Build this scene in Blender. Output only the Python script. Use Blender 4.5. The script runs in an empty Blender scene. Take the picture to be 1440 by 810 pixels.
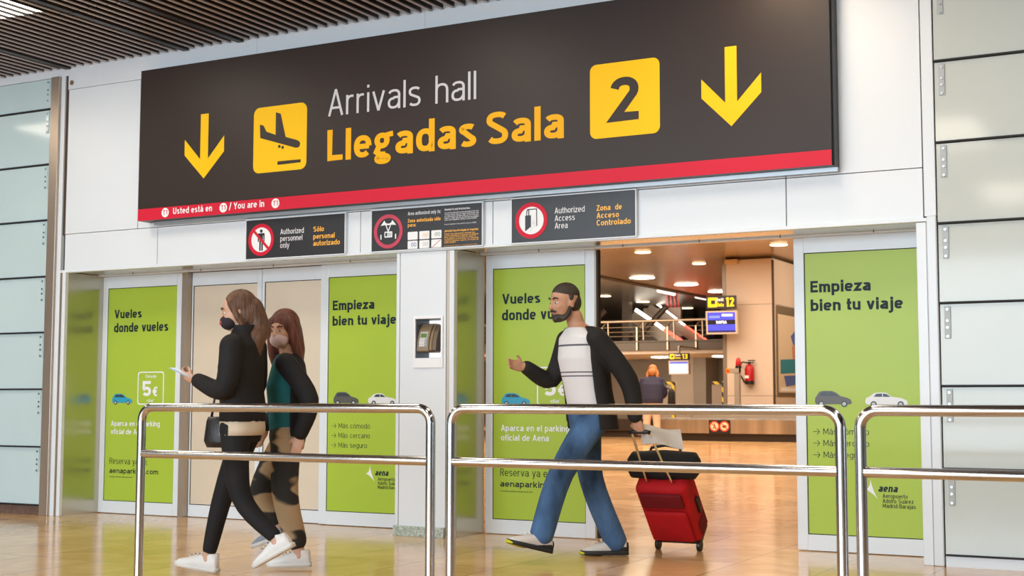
import bpy, bmesh, math, random
from mathutils import Vector, Matrix
random.seed(7)
C = bpy.context.scene.collection
SC = bpy.context.scene
PI = math.pi

# ------------------------------------------------------------------ camera, world, exposure
YAW, PIT, ROL, FPX, H, D = math.radians(28.3), math.radians(4.75), math.radians(.08), 1920.0, 1.02, 8.87
Fw = Vector((-math.sin(YAW)*math.cos(PIT), math.cos(YAW)*math.cos(PIT), math.sin(PIT)))
Rt = Vector((math.cos(YAW), math.sin(YAW), 0)); Up = Rt.cross(Fw)
Rt, Up = Rt*math.cos(ROL)+Up*math.sin(ROL), Up*math.cos(ROL)-Rt*math.sin(ROL)
cam_d = bpy.data.cameras.new('camera'); cam = bpy.data.objects.new('camera', cam_d); C.objects.link(cam)
cam_d.sensor_width = 36; cam_d.lens = 36*FPX/1440; cam_d.clip_end = 300; cam_d.clip_start = .05
M = Matrix.Identity(4)
for i in range(3):
    M[i][0], M[i][1], M[i][2] = Rt[i], Up[i], -Fw[i]
M.translation = Vector((0, -D, H)); cam.matrix_world = M
cam_d.dof.use_dof = True; cam_d.dof.focus_distance = 9.6; cam_d.dof.aperture_fstop = 5.6
SC.camera = cam
CAM = Vector((0, -D, H))
def atY(px, py, Y=0.0):            # the point of the plane y = Y seen at photo pixel (px, py)
    d = Fw*FPX + Rt*(px-720) - Up*(py-405)
    return CAM + d*((Y+D)/d.y)
def atZ(px, py, Z=0.0):
    d = Fw*FPX + Rt*(px-720) - Up*(py-405)
    return CAM + d*((Z-H)/d.z)

SC.view_settings.view_transform = 'Standard'; SC.view_settings.look = 'None'
SC.view_settings.gamma = 1; SC.view_settings.use_curve_mapping = False
SC.view_settings.exposure = 0.0
SC.cycles.use_denoising = True
SC.cycles.max_bounces = 8

w = bpy.data.worlds.new('outside'); SC.world = w; w.use_nodes = True
nt = w.node_tree; nt.nodes.clear()
tc = nt.nodes.new('ShaderNodeTexCoord'); sx = nt.nodes.new('ShaderNodeSeparateXYZ'); cr = nt.nodes.new('ShaderNodeValToRGB')
mr = nt.nodes.new('ShaderNodeMapRange'); mr.inputs['From Min'].default_value = -1; mr.inputs['From Max'].default_value = 1
bg = nt.nodes.new('ShaderNodeBackground'); wo = nt.nodes.new('ShaderNodeOutputWorld')
nt.links.new(tc.outputs['Generated'], sx.inputs[0]); nt.links.new(sx.outputs['Z'], mr.inputs['Value'])
nt.links.new(mr.outputs[0], cr.inputs[0]); nt.links.new(cr.outputs[0], bg.inputs[0]); nt.links.new(bg.outputs[0], wo.inputs[0])
e = cr.color_ramp.elements
e[0].position = 0; e[0].color = (.30, .28, .25, 1)
e[1].position = 1; e[1].color = (.75, .86, 1, 1)
for p, c in ((.485, (.40, .40, .36, 1)), (.50, (.42, .48, .34, 1)), (.53, (.85, .95, .98, 1)), (.60, (.95, 1.0, 1.05, 1))):
    k = e.new(p); k.color = c
bg.inputs[1].default_value = .8

def area(name, loc, target, sx_, sy_, power, col):
    l = bpy.data.lights.new(name, 'AREA'); l.shape = 'RECTANGLE'; l.size = sx_; l.size_y = sy_; l.energy = power; l.color = col
    o = bpy.data.objects.new(name, l); C.objects.link(o); o.location = loc
    o.rotation_euler = (Vector(target)-Vector(loc)).to_track_quat('-Z', 'Y').to_euler(); return o
# daylight from the glazed front of the terminal, behind the photographer
area('window_daylight', (-6, -17, 2.6), (-6, 0, 1.7), 14, 3.8, 1750, (.72, .87, 1))
# louvred ceiling lamps of the landside hall
for lx in (-11.4, -8.44, -5.5, -2.6, .4):
    for ly in (-2.06, -5.6, -9.2):
        area('ceiling_lamp_glow', (lx, ly, 4.03), (lx, ly+.01, 0), .6, 1.28, 30, (1, .88, .72))
for lx in (-2.75,):      # lamp close in front of the sign
    area('sign_lamp_glow', (lx, -.85, 4.03), (lx, -.5, 2.8), .5, .3, 13, (1, .72, .46))
area('hall_lamp_glow', (-7, 8, 5.0), (-7, 8, 0), 8, 10, 850, (1, .82, .62))
area('hall_lamp_glow', (-12, 20, 5.0), (-12, 20, 0), 9, 12, 1500, (1, .82, .62))
area('hall_lamp_glow', (-24, 36, 5.3), (-23, 44, 0), 9, 8, 1500, (1, .80, .58))
area('hall_lamp_glow', (-8.5, 29, 4.9), (-11.5, 29.4, 2.4), 1.5, 1.5, 160, (1, .82, .60))
area('hall_lamp_glow', (-20, 43.2, 2.7), (-20, 44.5, 0), 12, 2, 170, (1, .84, .62))

# ------------------------------------------------------------------ materials
def lin(h):
    if isinstance(h, str):
        h = [int(h[i:i+2], 16)/255 for i in (0, 2, 4)]
        return tuple(x/12.92 if x <= .04045 else ((x+.055)/1.055)**2.4 for x in h)
    return tuple(h)
MATS = {}
def mat(name, col, rough=.5, metal=0, spec=.5, emit=0, noise=0, nscale=6, bump=0, bscale=80, coat=0, stretch=None, trans=0, alpha=1):
    if name in MATS: return MATS[name]
    m = bpy.data.materials.new(name); m.use_nodes = True; n = m.node_tree; b = n.nodes['Principled BSDF']
    c = lin(col); b.inputs['Base Color'].default_value = (*c, 1); b.inputs['Roughness'].default_value = rough
    b.inputs['Metallic'].default_value = metal; b.inputs['Specular IOR Level'].default_value = spec
    b.inputs['Coat Weight'].default_value = coat; b.inputs['Coat Roughness'].default_value = .05
    b.inputs['Transmission Weight'].default_value = trans
    b.inputs['Alpha'].default_value = alpha
    if emit:
        b.inputs['Emission Color'].default_value = (*c, 1); b.inputs['Emission Strength'].default_value = emit
    t = n.nodes.new('ShaderNodeTexCoord'); mp = n.nodes.new('ShaderNodeMapping'); n.links.new(t.outputs['Object'], mp.inputs[0])
    if stretch: mp.inputs['Scale'].default_value = stretch
    if noise:
        x = n.nodes.new('ShaderNodeTexNoise'); x.inputs['Scale'].default_value = nscale; x.inputs['Detail'].default_value = 5
        n.links.new(mp.outputs[0], x.inputs['Vector'])
        r = n.nodes.new('ShaderNodeValToRGB'); r.color_ramp.elements[0].position = .3; r.color_ramp.elements[1].position = .7
        r.color_ramp.elements[0].color = (*[v*(1-noise) for v in c], 1); r.color_ramp.elements[1].color = (*[min(1, v*(1+noise)) for v in c], 1)
        n.links.new(x.outputs['Fac'], r.inputs[0]); n.links.new(r.outputs[0], b.inputs['Base Color'])
    if bump:
        x = n.nodes.new('ShaderNodeTexNoise'); x.inputs['Scale'].default_value = bscale; x.inputs['Detail'].default_value = 3
        n.links.new(mp.outputs[0], x.inputs['Vector'])
        bp = n.nodes.new('ShaderNodeBump'); bp.inputs['Strength'].default_value = bump; bp.inputs['Distance'].default_value = .01
        n.links.new(x.outputs['Fac'], bp.inputs['Height']); n.links.new(bp.outputs[0], b.inputs['Normal'])
    MATS[name] = m; return m

PANEL = mat('white_coated_panel', (.74, .785, .83), .32, noise=.02, nscale=.8)
ALU = mat('white_aluminium', (.72, .77, .82), .3, noise=.02, nscale=3)
ALUT = mat('tan_anodised_metal', (.46, .38, .31), .35, metal=.7, noise=.1, nscale=4, stretch=(1, 1, .2))
REVEAL = mat('polished_steel_reveal', (.56, .52, .42), .22, metal=.85, noise=.04, nscale=2)
DARK = mat('dark_joint', (.015, .014, .014), .7)
BROWN = mat('dark_brown_recess', (.06, .035, .02), .6)
STEEL = mat('brushed_stainless_steel', (.58, .575, .59), .15, metal=1, noise=.04, nscale=40, stretch=(.05, 1, 1))
GLASSL = mat('pale_blue_frosted_glass', (.54, .67, .69), .10, spec=.32, noise=.05, nscale=.7, coat=.0)
GLASSR = mat('pale_grey_frosted_glass', (.58, .62, .59), .08, spec=.32, noise=.05, nscale=.7, coat=.0)
CREAM = mat('cream_blind_behind_glass', (.70, .60, .47), .12, noise=.03, nscale=2, coat=.5)
SIGN = mat('charcoal_sign_vinyl', '322825', .42, spec=.3, noise=.05, nscale=1.2)
SIGNB = mat('small_sign_charcoal', '26262b', .35)
SIGNSIDE = mat('sign_side_dark', (.022, .018, .012), .4)
YEL = mat('signal_yellow', 'fcc400', .5, spec=.25)
YELT = mat('lettering_yellow', 'f0b000', .5, spec=.25)
RED = mat('signal_red', 'd01c38', .5, spec=.25)
WHT = mat('print_white', (.86, .86, .88), .45)
LGREY = mat('lettering_pale_grey', (.62, .62, .66), .45)
GREEN = mat('advert_green', 'a9c244', .25, spec=.22, noise=.03, nscale=1.5)
SLATE = mat('advert_slate_print', '1d2c33', .5, spec=.2)
GRANITE = mat('speckled_green_granite', (.40, .46, .40), .35, noise=.45, nscale=60)
SKIRTB = mat('brown_stone_skirting', (.14, .085, .065), .4, noise=.3, nscale=30)
BLACK = mat('black_plastic', (.012, .012, .013), .4)
CHROME = mat('chrome', (.8, .8, .8), .12, metal=1)
BOLT = mat('bolt_steel', (.35, .36, .37), .3, metal=.9)
def print_mat(name, col): return mat('print_'+name, col, .4)

# ------------------------------------------------------------------ geometry helpers
class MB:
    def __init__(s): s.bm = bmesh.new()
    def box(s, x0, x1, y0, y1, z0, z1, bev=0, seg=2):
        t = bmesh.new()
        bmesh.ops.create_cube(t, size=1, matrix=Matrix.Translation(((x0+x1)/2, (y0+y1)/2, (z0+z1)/2)) @ Matrix.Diagonal((abs(x1-x0), abs(y1-y0), abs(z1-z0), 1)))
        if bev: bmesh.ops.bevel(t, geom=t.edges[:], offset=bev, segments=seg, affect='EDGES', profile=.5)
        s.add(t); return s
    def add(s, t, mtx=None):
        if mtx is not None: t.transform(mtx)
        me = bpy.data.meshes.new('tmp'); t.to_mesh(me); t.free(); s.bm.from_mesh(me); bpy.data.meshes.remove(me)
        return s
    def cyl(s, p, q, r, r2=None, seg=24):
        p, q = Vector(p), Vector(q); d = q-p; t = bmesh.new()
        bmesh.ops.create_cone(t, cap_ends=True, segments=seg, radius1=r, radius2=r if r2 is None else r2, depth=d.length)
        return s.add(t, Matrix.Translation((p+q)/2) @ d.to_track_quat('Z', 'Y').to_matrix().to_4x4())
    def ball(s, c, r, seg=20, rot=None):
        if not hasattr(r, '__len__'): r = (r, r, r)
        t = bmesh.new(); bmesh.ops.create_uvsphere(t, u_segments=seg, v_segments=max(8, seg//2+2), radius=1)
        m = Matrix.Translation(c)
        if rot is not None: m = m @ rot
        return s.add(t, m @ Matrix.Diagonal((*r, 1)))
    def sweep(s, pts, rad, seg=16, closed=False):
        """round tube along points; rad is a number, a list, or a list of (a, b) with axis pairs"""
        pts = [Vector(p) for p in pts]; n = len(pts); rings = []
        if not hasattr(rad, '__len__'): rad = [rad]*n
        prev = None
        for i, p in enumerate(pts):
            d = (pts[min(i+1, n-1)]-pts[max(i-1, 0)]).normalized()
            if prev is None: prev = d.orthogonal().normalized()
            a = (prev-d*prev.dot(d)).normalized(); b = d.cross(a); prev = a
            rings.append([s.bm.verts.new(p+(a*math.cos(2*PI*k/seg)+b*math.sin(2*PI*k/seg))*rad[i]) for k in range(seg)])
        s._skin(rings); return s
    def _skin(s, rings, cap=True):
        n = len(rings[0])
        for r0, r1 in zip(rings, rings[1:]):
            for k in range(n): s.bm.faces.new((r0[k], r0[(k+1) % n], r1[(k+1) % n], r1[k]))
        if cap:
            s.bm.faces.new(rings[0][::-1]); s.bm.faces.new(rings[-1])
    def loft(s, secs, seg=20):
        """secs: (centre, axisA vector, axisB vector) ellipse sections"""
        s._skin([[s.bm.verts.new(Vector(c)+Vector(a)*math.cos(2*PI*k/seg)+Vector(b)*math.sin(2*PI*k/seg)) for k in range(seg)] for c, a, b in secs]); return s
    def quad(s, *p):
        s.bm.faces.new([s.bm.verts.new(q) for q in p]); return s
    def prism(s, pts, ext):
        """closed polygon in 3-D pushed along ext"""
        e = Vector(ext); a = [s.bm.verts.new(p) for p in pts]; b = [s.bm.verts.new(Vector(p)+e) for p in pts]; s._skin([a, b]); return s
    def build(s, name, material, parent=None, smooth=False, at=None, kind=None, label=None, sub=0, bev=0, remesh=0, sm=0, wn=True):
        bmesh.ops.recalc_face_normals(s.bm, faces=s.bm.faces)
        me = bpy.data.meshes.new(name)
        if at is not None: s.bm.transform(Matrix.Translation(-Vector(at)))
        s.bm.to_mesh(me); s.bm.free(); me.materials.append(material)
        o = bpy.data.objects.new(name, me); C.objects.link(o)
        if at is not None: o.location = at
        if remesh:
            r = o.modifiers.new('r', 'REMESH'); r.mode = 'VOXEL'; r.voxel_size = remesh; r.use_smooth_shade = True
            if sm: q = o.modifiers.new('s', 'SMOOTH'); q.iterations = sm; q.factor = .5
            dg = bpy.context.evaluated_depsgraph_get(); m2 = bpy.data.meshes.new_from_object(o.evaluated_get(dg)); o.modifiers.clear()
            o.data = m2; bpy.data.meshes.remove(me); me = m2; me.name = name
            if not me.materials: me.materials.append(material)
            smooth = True
        if sub: q = o.modifiers.new('sub', 'SUBSURF'); q.levels = q.render_levels = sub
        if smooth: me.shade_smooth() if not (smooth == 'angle') else auto(me)
        if parent is not None: hang(o, parent)
        if kind: o['kind'] = kind
        if label: o['label'] = label
        return o
def auto(me, ang=.7):
    me.shade_smooth(); bm = bmesh.new(); bm.from_mesh(me)
    for ed in bm.edges:
        if len(ed.link_faces) == 2 and ed.calc_face_angle(0) > ang: ed.smooth = False
    bm.to_mesh(me); bm.free()
def wm(o):
    m = o.matrix_basis.copy()
    while o.parent: o = o.parent; m = o.matrix_basis @ m
    return m
def hang(o, parent):
    """parent o, given in world space, to parent"""
    m = o.matrix_basis.copy(); o.parent = parent; o.matrix_parent_inverse = Matrix.Identity(4); o.matrix_basis = wm(parent).inverted() @ m
def thing(name, label, cat, loc, group=None, rz=0):
    o = bpy.data.objects.new(name, None); C.objects.link(o); o.location = loc; o.rotation_euler = (0, 0, rz); o.empty_display_size = .1
    o['label'] = label; o['category'] = cat
    if group: o['group'] = group
    return o
def tag(o, label, cat, group=None):
    o['label'] = label; o['category'] = cat
    if group: o['group'] = group
    return o
def struct(o): o['kind'] = 'structure'; return o
def copy_tree(o, parent=None):
    c = o.copy(); C.objects.link(c)
    if parent is not None: c.parent = parent; c.matrix_basis = o.matrix_basis
    for ch in list(o.children): copy_tree(ch, c)
    return c

# flat lettering and shapes lie in the x-z plane, facing -y
def curve_bm(cu, fit=None):
    o = bpy.data.objects.new('tmp', cu); C.objects.link(o)
    dg = bpy.context.evaluated_depsgraph_get(); me = bpy.data.meshes.new_from_object(o.evaluated_get(dg))
    bm = bmesh.new(); bm.from_mesh(me); bpy.data.objects.remove(o); bpy.data.curves.remove(cu); bpy.data.meshes.remove(me)
    return bm
FACE = Matrix(((1, 0, 0, 0), (0, 0, -1, 0), (0, 1, 0, 0), (0, 0, 0, 1)))
def shape(mb, loops, y=0.0, ext=.0006, mtx=None):
    """filled outline(s) with holes, loops of (x, z)"""
    cu = bpy.data.curves.new('s', 'CURVE'); cu.dimensions = '2D'; cu.fill_mode = 'BOTH'; cu.extrude = ext
    for lp in loops:
        sp = cu.splines.new('POLY'); sp.points.add(len(lp)-1); sp.use_cyclic_u = True
        for p, q in zip(sp.points, lp): p.co = (q[0], q[1], 0, 1)
    bm = curve_bm(cu); m = Matrix.Translation((0, y, 0)) @ FACE
    if mtx is not None: m = mtx @ m
    mb.add(bm, m)
def circ(x, z, r, n=40, rz=None): return [(x+r*math.cos(2*PI*k/n), z+(rz or r)*math.sin(2*PI*k/n)) for k in range(n)]
def rrect(x0, x1, z0, z1, r, n=6):
    out = []
    for cx, cz, a in ((x1-r, z1-r, 0), (x0+r, z1-r, PI/2), (x0+r, z0+r, PI), (x1-r, z0+r, 1.5*PI)):
        out += [(cx+r*math.cos(a+PI/2*k/n), cz+r*math.sin(a+PI/2*k/n)) for k in range(n+1)]
    return out
def flat(name, loops, material, parent, y, label=None):
    mb = MB(); shape(mb, loops, y=y); return mb.build(name, material, parent, label=label)

# ------------------------------------------------------------------ a plain grotesque stroke alphabet, drawn here
def sup(cx, cz, rx, rz, a0, a1, p=2.4, n=None):
    n = n or max(4, int(abs(a1-a0)/15)); out = []
    for i in range(n+1):
        a = math.radians(a0+(a1-a0)*i/n); c, s = math.cos(a), math.sin(a)
        out.append((cx+rx*math.copysign(abs(c)**(2/p), c), cz+rz*math.copysign(abs(s)**(2/p), s)))
    return out
def glyph(ch, w, xh, k, p, style):
    """centre lines of one letter: capital height 1, stroke w; returns strokes, filled loops, advance"""
    h = w/2; acc = {'á': 'a', 'é': 'e', 'í': 'ı', 'ó': 'o', 'ú': 'u'}
    if ch in acc:
        s, f, W = glyph(acc[ch], w, xh, k, p, style); m = W/2
        return s+[[(m-.04, xh+.07), (m+.08, xh+.26)]], f, W
    N = (.52+.5*w)*k                       # usual lower case width
    B = (.60+.5*w)*k                       # capitals
    hx = xh/2
    O = lambda W, zc, rz, a0=0, a1=360: sup(W/2, zc, W/2-h, rz-h, a0, a1, p)
    dot = lambda x, z: [(x-w*.55, z-w*.55), (x+w*.55, z-w*.55), (x+w*.55, z+w*.55), (x-w*.55, z+w*.55)]
    st = lambda x, z0, z1: [(x, z0), (x, z1)]
    arch = lambda x0, x1, top: [(x0, top-.30)] + sup((x0+x1)/2, top-.28, (x1-x0)/2, .28-h, 180, 0, p)[1:] + [(x1, 0)]
    if ch == ' ': return [], [], .26*k+.02
    if ch in 'lI|': return [st(h, 0, 1)], [], w
    if ch == 'ı': return [st(h, 0, xh)], [], w
    if ch == 'i': return [st(h, 0, xh)], [[(0, 1-w*1.05), (w, 1-w*1.05), (w, 1), (0, 1)]], w
    if ch == 'j': return [[(w*.9, xh), (w*.9, -.10)]+sup(w*.2, -.10, w*.7, .13, 0, -90, 2)[1:]+[(-w*.25, -.23)]], [[(w*.4, 1-w*1.05), (w*1.4, 1-w*1.05), (w*1.4, 1), (w*.4, 1)]], w*1.4
    if ch == 'o': return [O(N, hx, hx)], [], N
    if ch == 'c': return [O(N*.95, hx, hx, 42, 318)], [], N*.92
    if ch == 'e': return [[(h*.6, hx*1.0), (N-h*.9, hx*1.0)], O(N, hx, hx, 0, 318)], [], N
    if ch == 'a':
        W = N*.96; r = W-h; q = xh*.30
        return [sup(W/2, xh-.22, W/2-h, .22-h, 158, 0, p)+[(r, .0)], [(r, xh*.60-h*.3), (W*.52, xh*.60-h*.3)]+sup(W*.46, q, W*.46-h, q-h, 90, 270, p)+sup(W*.50, q+.05, r-W*.50, q+.05-h, 270, 345, 2)], [], W
    if ch == 'd': return [st(N-h, 0, 1), [(N-h, xh*.72)]+O(N, hx, hx, 30, 330)+[(N-h, xh*.28)]], [], N
    if ch == 'b': return [st(h, 0, 1), [(h, xh*.28)]+O(N, hx, hx, 210, 510)+[(h, xh*.72)]], [], N
    if ch == 'p': return [st(h, -.28, xh), [(h, xh*.28)]+O(N, hx, hx, 210, 510)+[(h, xh*.72)]], [], N
    if ch == 'q': return [st(N-h, -.28, xh), [(N-h, xh*.72)]+O(N, hx, hx, 30, 330)+[(N-h, xh*.28)]], [], N
    if ch == 'g':
        if style == 'sign':
            W = N*1.0; zc = xh*.66; rz = xh*.34; rx = W*.42
            up = sup(rx, zc, rx-h*.95, rz-h*.85, 0, 360, 2.1)
            low = sup(W*.46, -.075, W*.46-h, .165-h*.75, 0, 360, 2.4)
            return [up, low, [(rx*.60, zc-rz+h*.6), (W*.13, xh*.20), (W*.30, xh*.085), (W*.62, xh*.075)], [(rx*1.30, zc+rz*.55), (W*.92, xh-h*.7), (W*1.04, xh-h*.6)]], [], W
        return [[(N-h, xh)] + [(N-h, -.06)]+sup(N/2, -.06, N/2-h, .22-h, 0, -150, p)[1:], [(N-h, xh*.72)]+O(N, hx, hx, 30, 330)+[(N-h, xh*.28)]], [], N
    if ch in 'nh':
        W = N*.96; return [st(h, 0, 1 if ch == 'h' else xh), arch(h, W-h, xh)], [], W
    if ch == 'ñ':
        s, f, W = glyph('n', w, xh, k, p, style); return s+[[(W*.2, xh+.14), (W*.8, xh+.2)]], f, W
    if ch == 'm': W = N*.84; return [st(h, 0, xh), arch(h, W-h*.9, xh), arch(W-h*.9, 2*W-w*.9-h, xh)], [], 2*W-w*.9
    if ch == 'u': W = N*.96; return [[(h, xh)]+[(h, .28)]+sup(W/2, .28, W/2-h, .28-h, 180, 360, p)[1:]+[(W-h, .30)], st(W-h, 0, xh)], [], W
    if ch == 'r': W = N*.60; return [st(h, 0, xh), [(h, xh-.30)]+sup(h+W*.62, xh-.28, W*.62, .28-h, 180, 75, p)[1:]], [], W
    if ch == 't': W = N*.58; x = W*.34+h*.3; return [[(x, xh+.24), (x, .16)]+sup(x+.16, .16, .16, .16-h, 180, 265, p)[1:]+[(W, h*.95)], [(0, xh-h), (W, xh-h)]], [], W
    if ch == 'f': W = N*.60; x = W*.36+h*.2; return [[(x, 0), (x, .80)]+sup(x+.18, .80, .18, .20-h, 180, 95, p)[1:]+[(W, 1-h)], [(0, xh-h), (W, xh-h)]], [], W
    if ch == 'k': W = N*.96; return [st(h, 0, 1), [(W-h*1.2, xh), (h*1.6, xh*.42)], [(W*.36, xh*.58), (W-h, 0)]], [], W
    if ch == 'v': W = N*.98; return [[(h*.9, xh), (W/2, 0+h*.2)], [(W-h*.9, xh), (W/2, h*.2)]], [], W
    if ch == 'y': W = N*.98; return [[(h*.9, xh), (W/2, h*.2)], [(W-h*.9, xh), (W*.36, -.24), (W*.12, -.24)]], [], W
    if ch == 'w': W = N*1.42; return [[(h*.9, xh), (W*.28, h*.2), (W*.5, xh*.96), (W*.72, h*.2), (W-h*.9, xh)]], [], W
    if ch == 'x': W = N*.95; return [[(h*.9, xh), (W-h*.9, 0)], [(h*.9, 0), (W-h*.9, xh)]], [], W
    if ch == 'z': W = N*.88; return [[(0, xh-h), (W-h*.9, xh-h), (h*.9, h), (W, h)]], [], W
    if ch in 'sS':
        W, t = (N*.90, xh) if ch == 's' else (B*.98, 1)
        ru = t*.255; rl = t*.275
        return [sup(W/2, t-ru, W/2-h, ru-h, 28, 232, p)+sup(W/2, rl, W/2-h, rl-h, 52, -152, p)], [], W
    if ch == 'A': W = B*1.05; return [[(h*.85, 0), (W/2, 1-h*.2)], [(W-h*.85, 0), (W/2, 1-h*.2)], [(W*.2, .30), (W*.8, .30)]], [], W
    if ch == 'V': W = B*1.02; return [[(h*.85, 1), (W/2, h*.2)], [(W-h*.85, 1), (W/2, h*.2)]], [], W
    if ch == 'W': W = B*1.5; return [[(h*.85, 1), (W*.28, h*.2), (W*.5, .98), (W*.72, h*.2), (W-h*.85, 1)]], [], W
    if ch == 'L': W = B*.80; return [[(h, 1), (h, h), (W, h)]], [], W
    if ch == 'E': W = B*.84; return [[(W, 1-h), (h, 1-h), (h, h), (W, h)], [(h, .52), (W*.93, .52)]], [], W
    if ch == 'F': W = B*.80; return [[(W, 1-h), (h, 1-h), (h, 0)], [(h, .50), (W*.92, .50)]], [], W
    if ch == 'T': W = B*.86; return [[(0, 1-h), (W, 1-h)], st(W/2, 0, 1)], [], W
    if ch == 'H': return [st(h, 0, 1), st(B-h, 0, 1), [(h, .52), (B-h, .52)]], [], B
    if ch == 'N': return [[(h, 0), (h, 1)], [(h, 1), (B-h, 0)], [(B-h, 0), (B-h, 1)]], [], B
    if ch == 'M': W = B*1.22; return [[(h, 0), (h, 1)], [(h, 1), (W/2, .22), (W-h, 1)], [(W-h, 1), (W-h, 0)]], [], W
    if ch == 'U': return [[(h, 1), (h, .3)]+sup(B/2, .3, B/2-h, .3-h, 180, 360, p)[1:]+[(B-h, 1)]], [], B
    if ch == 'Y': W = B; return [[(h*.85, 1), (W/2, .42)], [(W-h*.85, 1), (W/2, .42), (W/2, 0)]], [], W
    if ch == 'Z': W = B*.88; return [[(0, 1-h), (W-h*.9, 1-h), (h*.9, h), (W, h)]], [], W
    if ch == 'D': return [[(h, h), (h, 1-h), (B*.45, 1-h)]+sup(B*.45, .5, B*.55-h, .5-h, 90, -90, p)+[(h, h)]], [], B
    if ch in 'PRB':
        W = B*.92; z = .46
        s = [st(h, 0, 1), [(h, 1-h), (W*.5, 1-h)]+sup(W*.5, (1+z)/2, W*.5-h, (1-z)/2-h, 90, -90, p)+[(h, z+h)]]
        if ch == 'R': s.append([(W*.52, z+h), (W-h, 0)])
        if ch == 'B': s.append([(h, z+h), (W*.5, z+h)]+sup(W*.5, (z+w)/2, W*.5-h, (z+w)/2-h, 90, -90, p)+[(h, h)])
        return s, [], W
    if ch == 'C': return [sup(B/2, .5, B/2-h, .5-h, 42, 318, p)], [], B*.97
    if ch == 'O': return [sup(B/2, .5, B/2-h, .5-h, 0, 360, p)], [], B
    if ch == '0': W = B*.84; return [sup(W/2, .5, W/2-h, .5-h, 0, 360, p)], [], W
    if ch == '1': W = B*.5; return [st(W-h, 0, 1), [(W-h, .98-h*.3), (0+h*.3, .80)]], [], W
    if ch == '2': W = B*.86; r = .29; return [sup(W/2, 1-r, W/2-h, r-h, 172, -28, 2.2)+[(h*1.1, h), (W, h)]], [], W
    if ch == '3': W = B*.84; return [sup(W/2, .745, W/2-h*1.1, .255-h, 150, -70, 2.2)+[(W*.4, .52)], [(W*.4, .52)]+sup(W/2, .275, W/2-h, .275-h, 70, -152, 2.2)], [], W
    if ch == '9': W = B*.84; return [sup(W/2, .68, W/2-h, .32-h, 0, 360, 2.2), sup(W/2, .55, W/2-h, .55-h, 0, -130, 2.4)], [], W
    if ch == '5': W = B*.84; return [[(W*.95, 1-h), (h*1.1, 1-h), (h, .52)]+sup(W/2, .32, W/2-h, .32-h, 140, -150, 2.4)], [], W
    if ch == '€': W = B*.92; return [sup(W*.56, .5, W*.44-h, .5-h, 50, 310, 2.2), [(0, .58), (W*.74, .58)], [(0, .42), (W*.70, .42)]], [], W
    if ch == '.': return [], [dot(w*.55, w*.55)], w*1.1
    if ch == ',': return [], [[(0, 0), (w*.4, -w*.9), (w*.9, -w*.9), (w*1.1, w*1.1), (0, w*1.1)]], w*1.1
    if ch == ':': return [], [dot(w*.55, w*.55), dot(w*.55, xh-w*.55)], w*1.1
    if ch == '!': return [st(h, .3, 1)], [dot(h, w*.55)], w
    if ch == '¡': return [st(h, -.25, .42)], [dot(h, xh-w*.5)], w
    if ch == '*': return [[(.12+.11*math.cos(a), .82+.13*math.sin(a)), (.12-.11*math.cos(a), .82-.13*math.sin(a))] for a in (PI/2, PI/6, -PI/6)], [], .24
    if ch == '-': return [[(0, xh*.48), (.24*k+w*.4, xh*.48)]], [], .24*k+w*.4
    if ch == '/': W = .40*k; return [[(h*.6, -.1), (W, 1.05)]], [], W
    return [], [], .3*k
def stroke_quads(pts, w, thin):
    n = len(pts); closed = math.dist(pts[0], pts[-1]) < 1e-6 and n > 3
    if closed: pts = pts[:-1]; n -= 1
    dirs = []
    for i in range(n if closed else n-1):
        a, b = pts[i], pts[(i+1) % n]; d = math.dist(a, b) or 1e-9; dirs.append(((b[0]-a[0])/d, (b[1]-a[1])/d))
    L, R_ = [], []
    for i in range(n):
        if closed: d0, d1 = dirs[i-1], dirs[i]
        else: d0, d1 = dirs[max(i-1, 0)], dirs[min(i, n-2)]
        nx, nz = -(d0[1]+d1[1]), d0[0]+d1[0]; l = math.hypot(nx, nz) or 1e-9; nx /= l; nz /= l
        cosv = max(.35, nx*-d1[1]+nz*d1[0])
        ww = w*(1-thin*abs(nz)**1.5)/2/cosv
        L.append((pts[i][0]+nx*ww, pts[i][1]+nz*ww)); R_.append((pts[i][0]-nx*ww, pts[i][1]-nz*ww))
    q = [(L[i], R_[i], R_[(i+1) % n], L[(i+1) % n]) for i in range(n if closed else n-1)]
    return q
def write(mbs, s, x, z, cap, width=None, weight=.13, y=0.0, shear=0, align=None, xh=.73, p=2.4, style='', track=None, thin=.14):
    """one line of lettering in the x-z plane facing -y: baseline-left at (x, z), capital height cap, set to width"""
    split = isinstance(mbs, list); mbs = mbs if split else [mbs]; mb = mbs[0]
    w = weight; tr = (.135-.25*w+.02 if track is None else track)
    def total(k):
        t = 0
        for i, ch in enumerate(s): t += glyph(ch, w, xh, k, p, style)[2] + (tr*min(1.3, k) if i < len(s)-1 else 0)
        return t*cap
    k = 1.0
    if width is not None:
        lo, hi = .15, 4.0
        for _ in range(40):
            k = (lo+hi)/2
            if total(k) > width: hi = k
            else: lo = k
    x0 = x if align is None else x-total(k)/2
    px = 0
    for i, ch in enumerate(s):
        st_, fl, W = glyph(ch, w, xh, k, p, style)
        if ch == ' ' and split: mb = MB(); mbs.append(mb)
        lay = 0
        T = lambda q: (x0+(px+q[0]+shear*q[1])*cap, y-lay, z+q[1]*cap)
        for poly in st_:
            for q in stroke_quads(poly, w, thin):
                lay += .00005
                mb.bm.faces.new([mb.bm.verts.new(T(v)) for v in q])
        lay += .00005
        for lp in fl: mb.bm.faces.new([mb.bm.verts.new(T(v)) for v in lp])
        px += W+tr*min(1.3, k)
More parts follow.
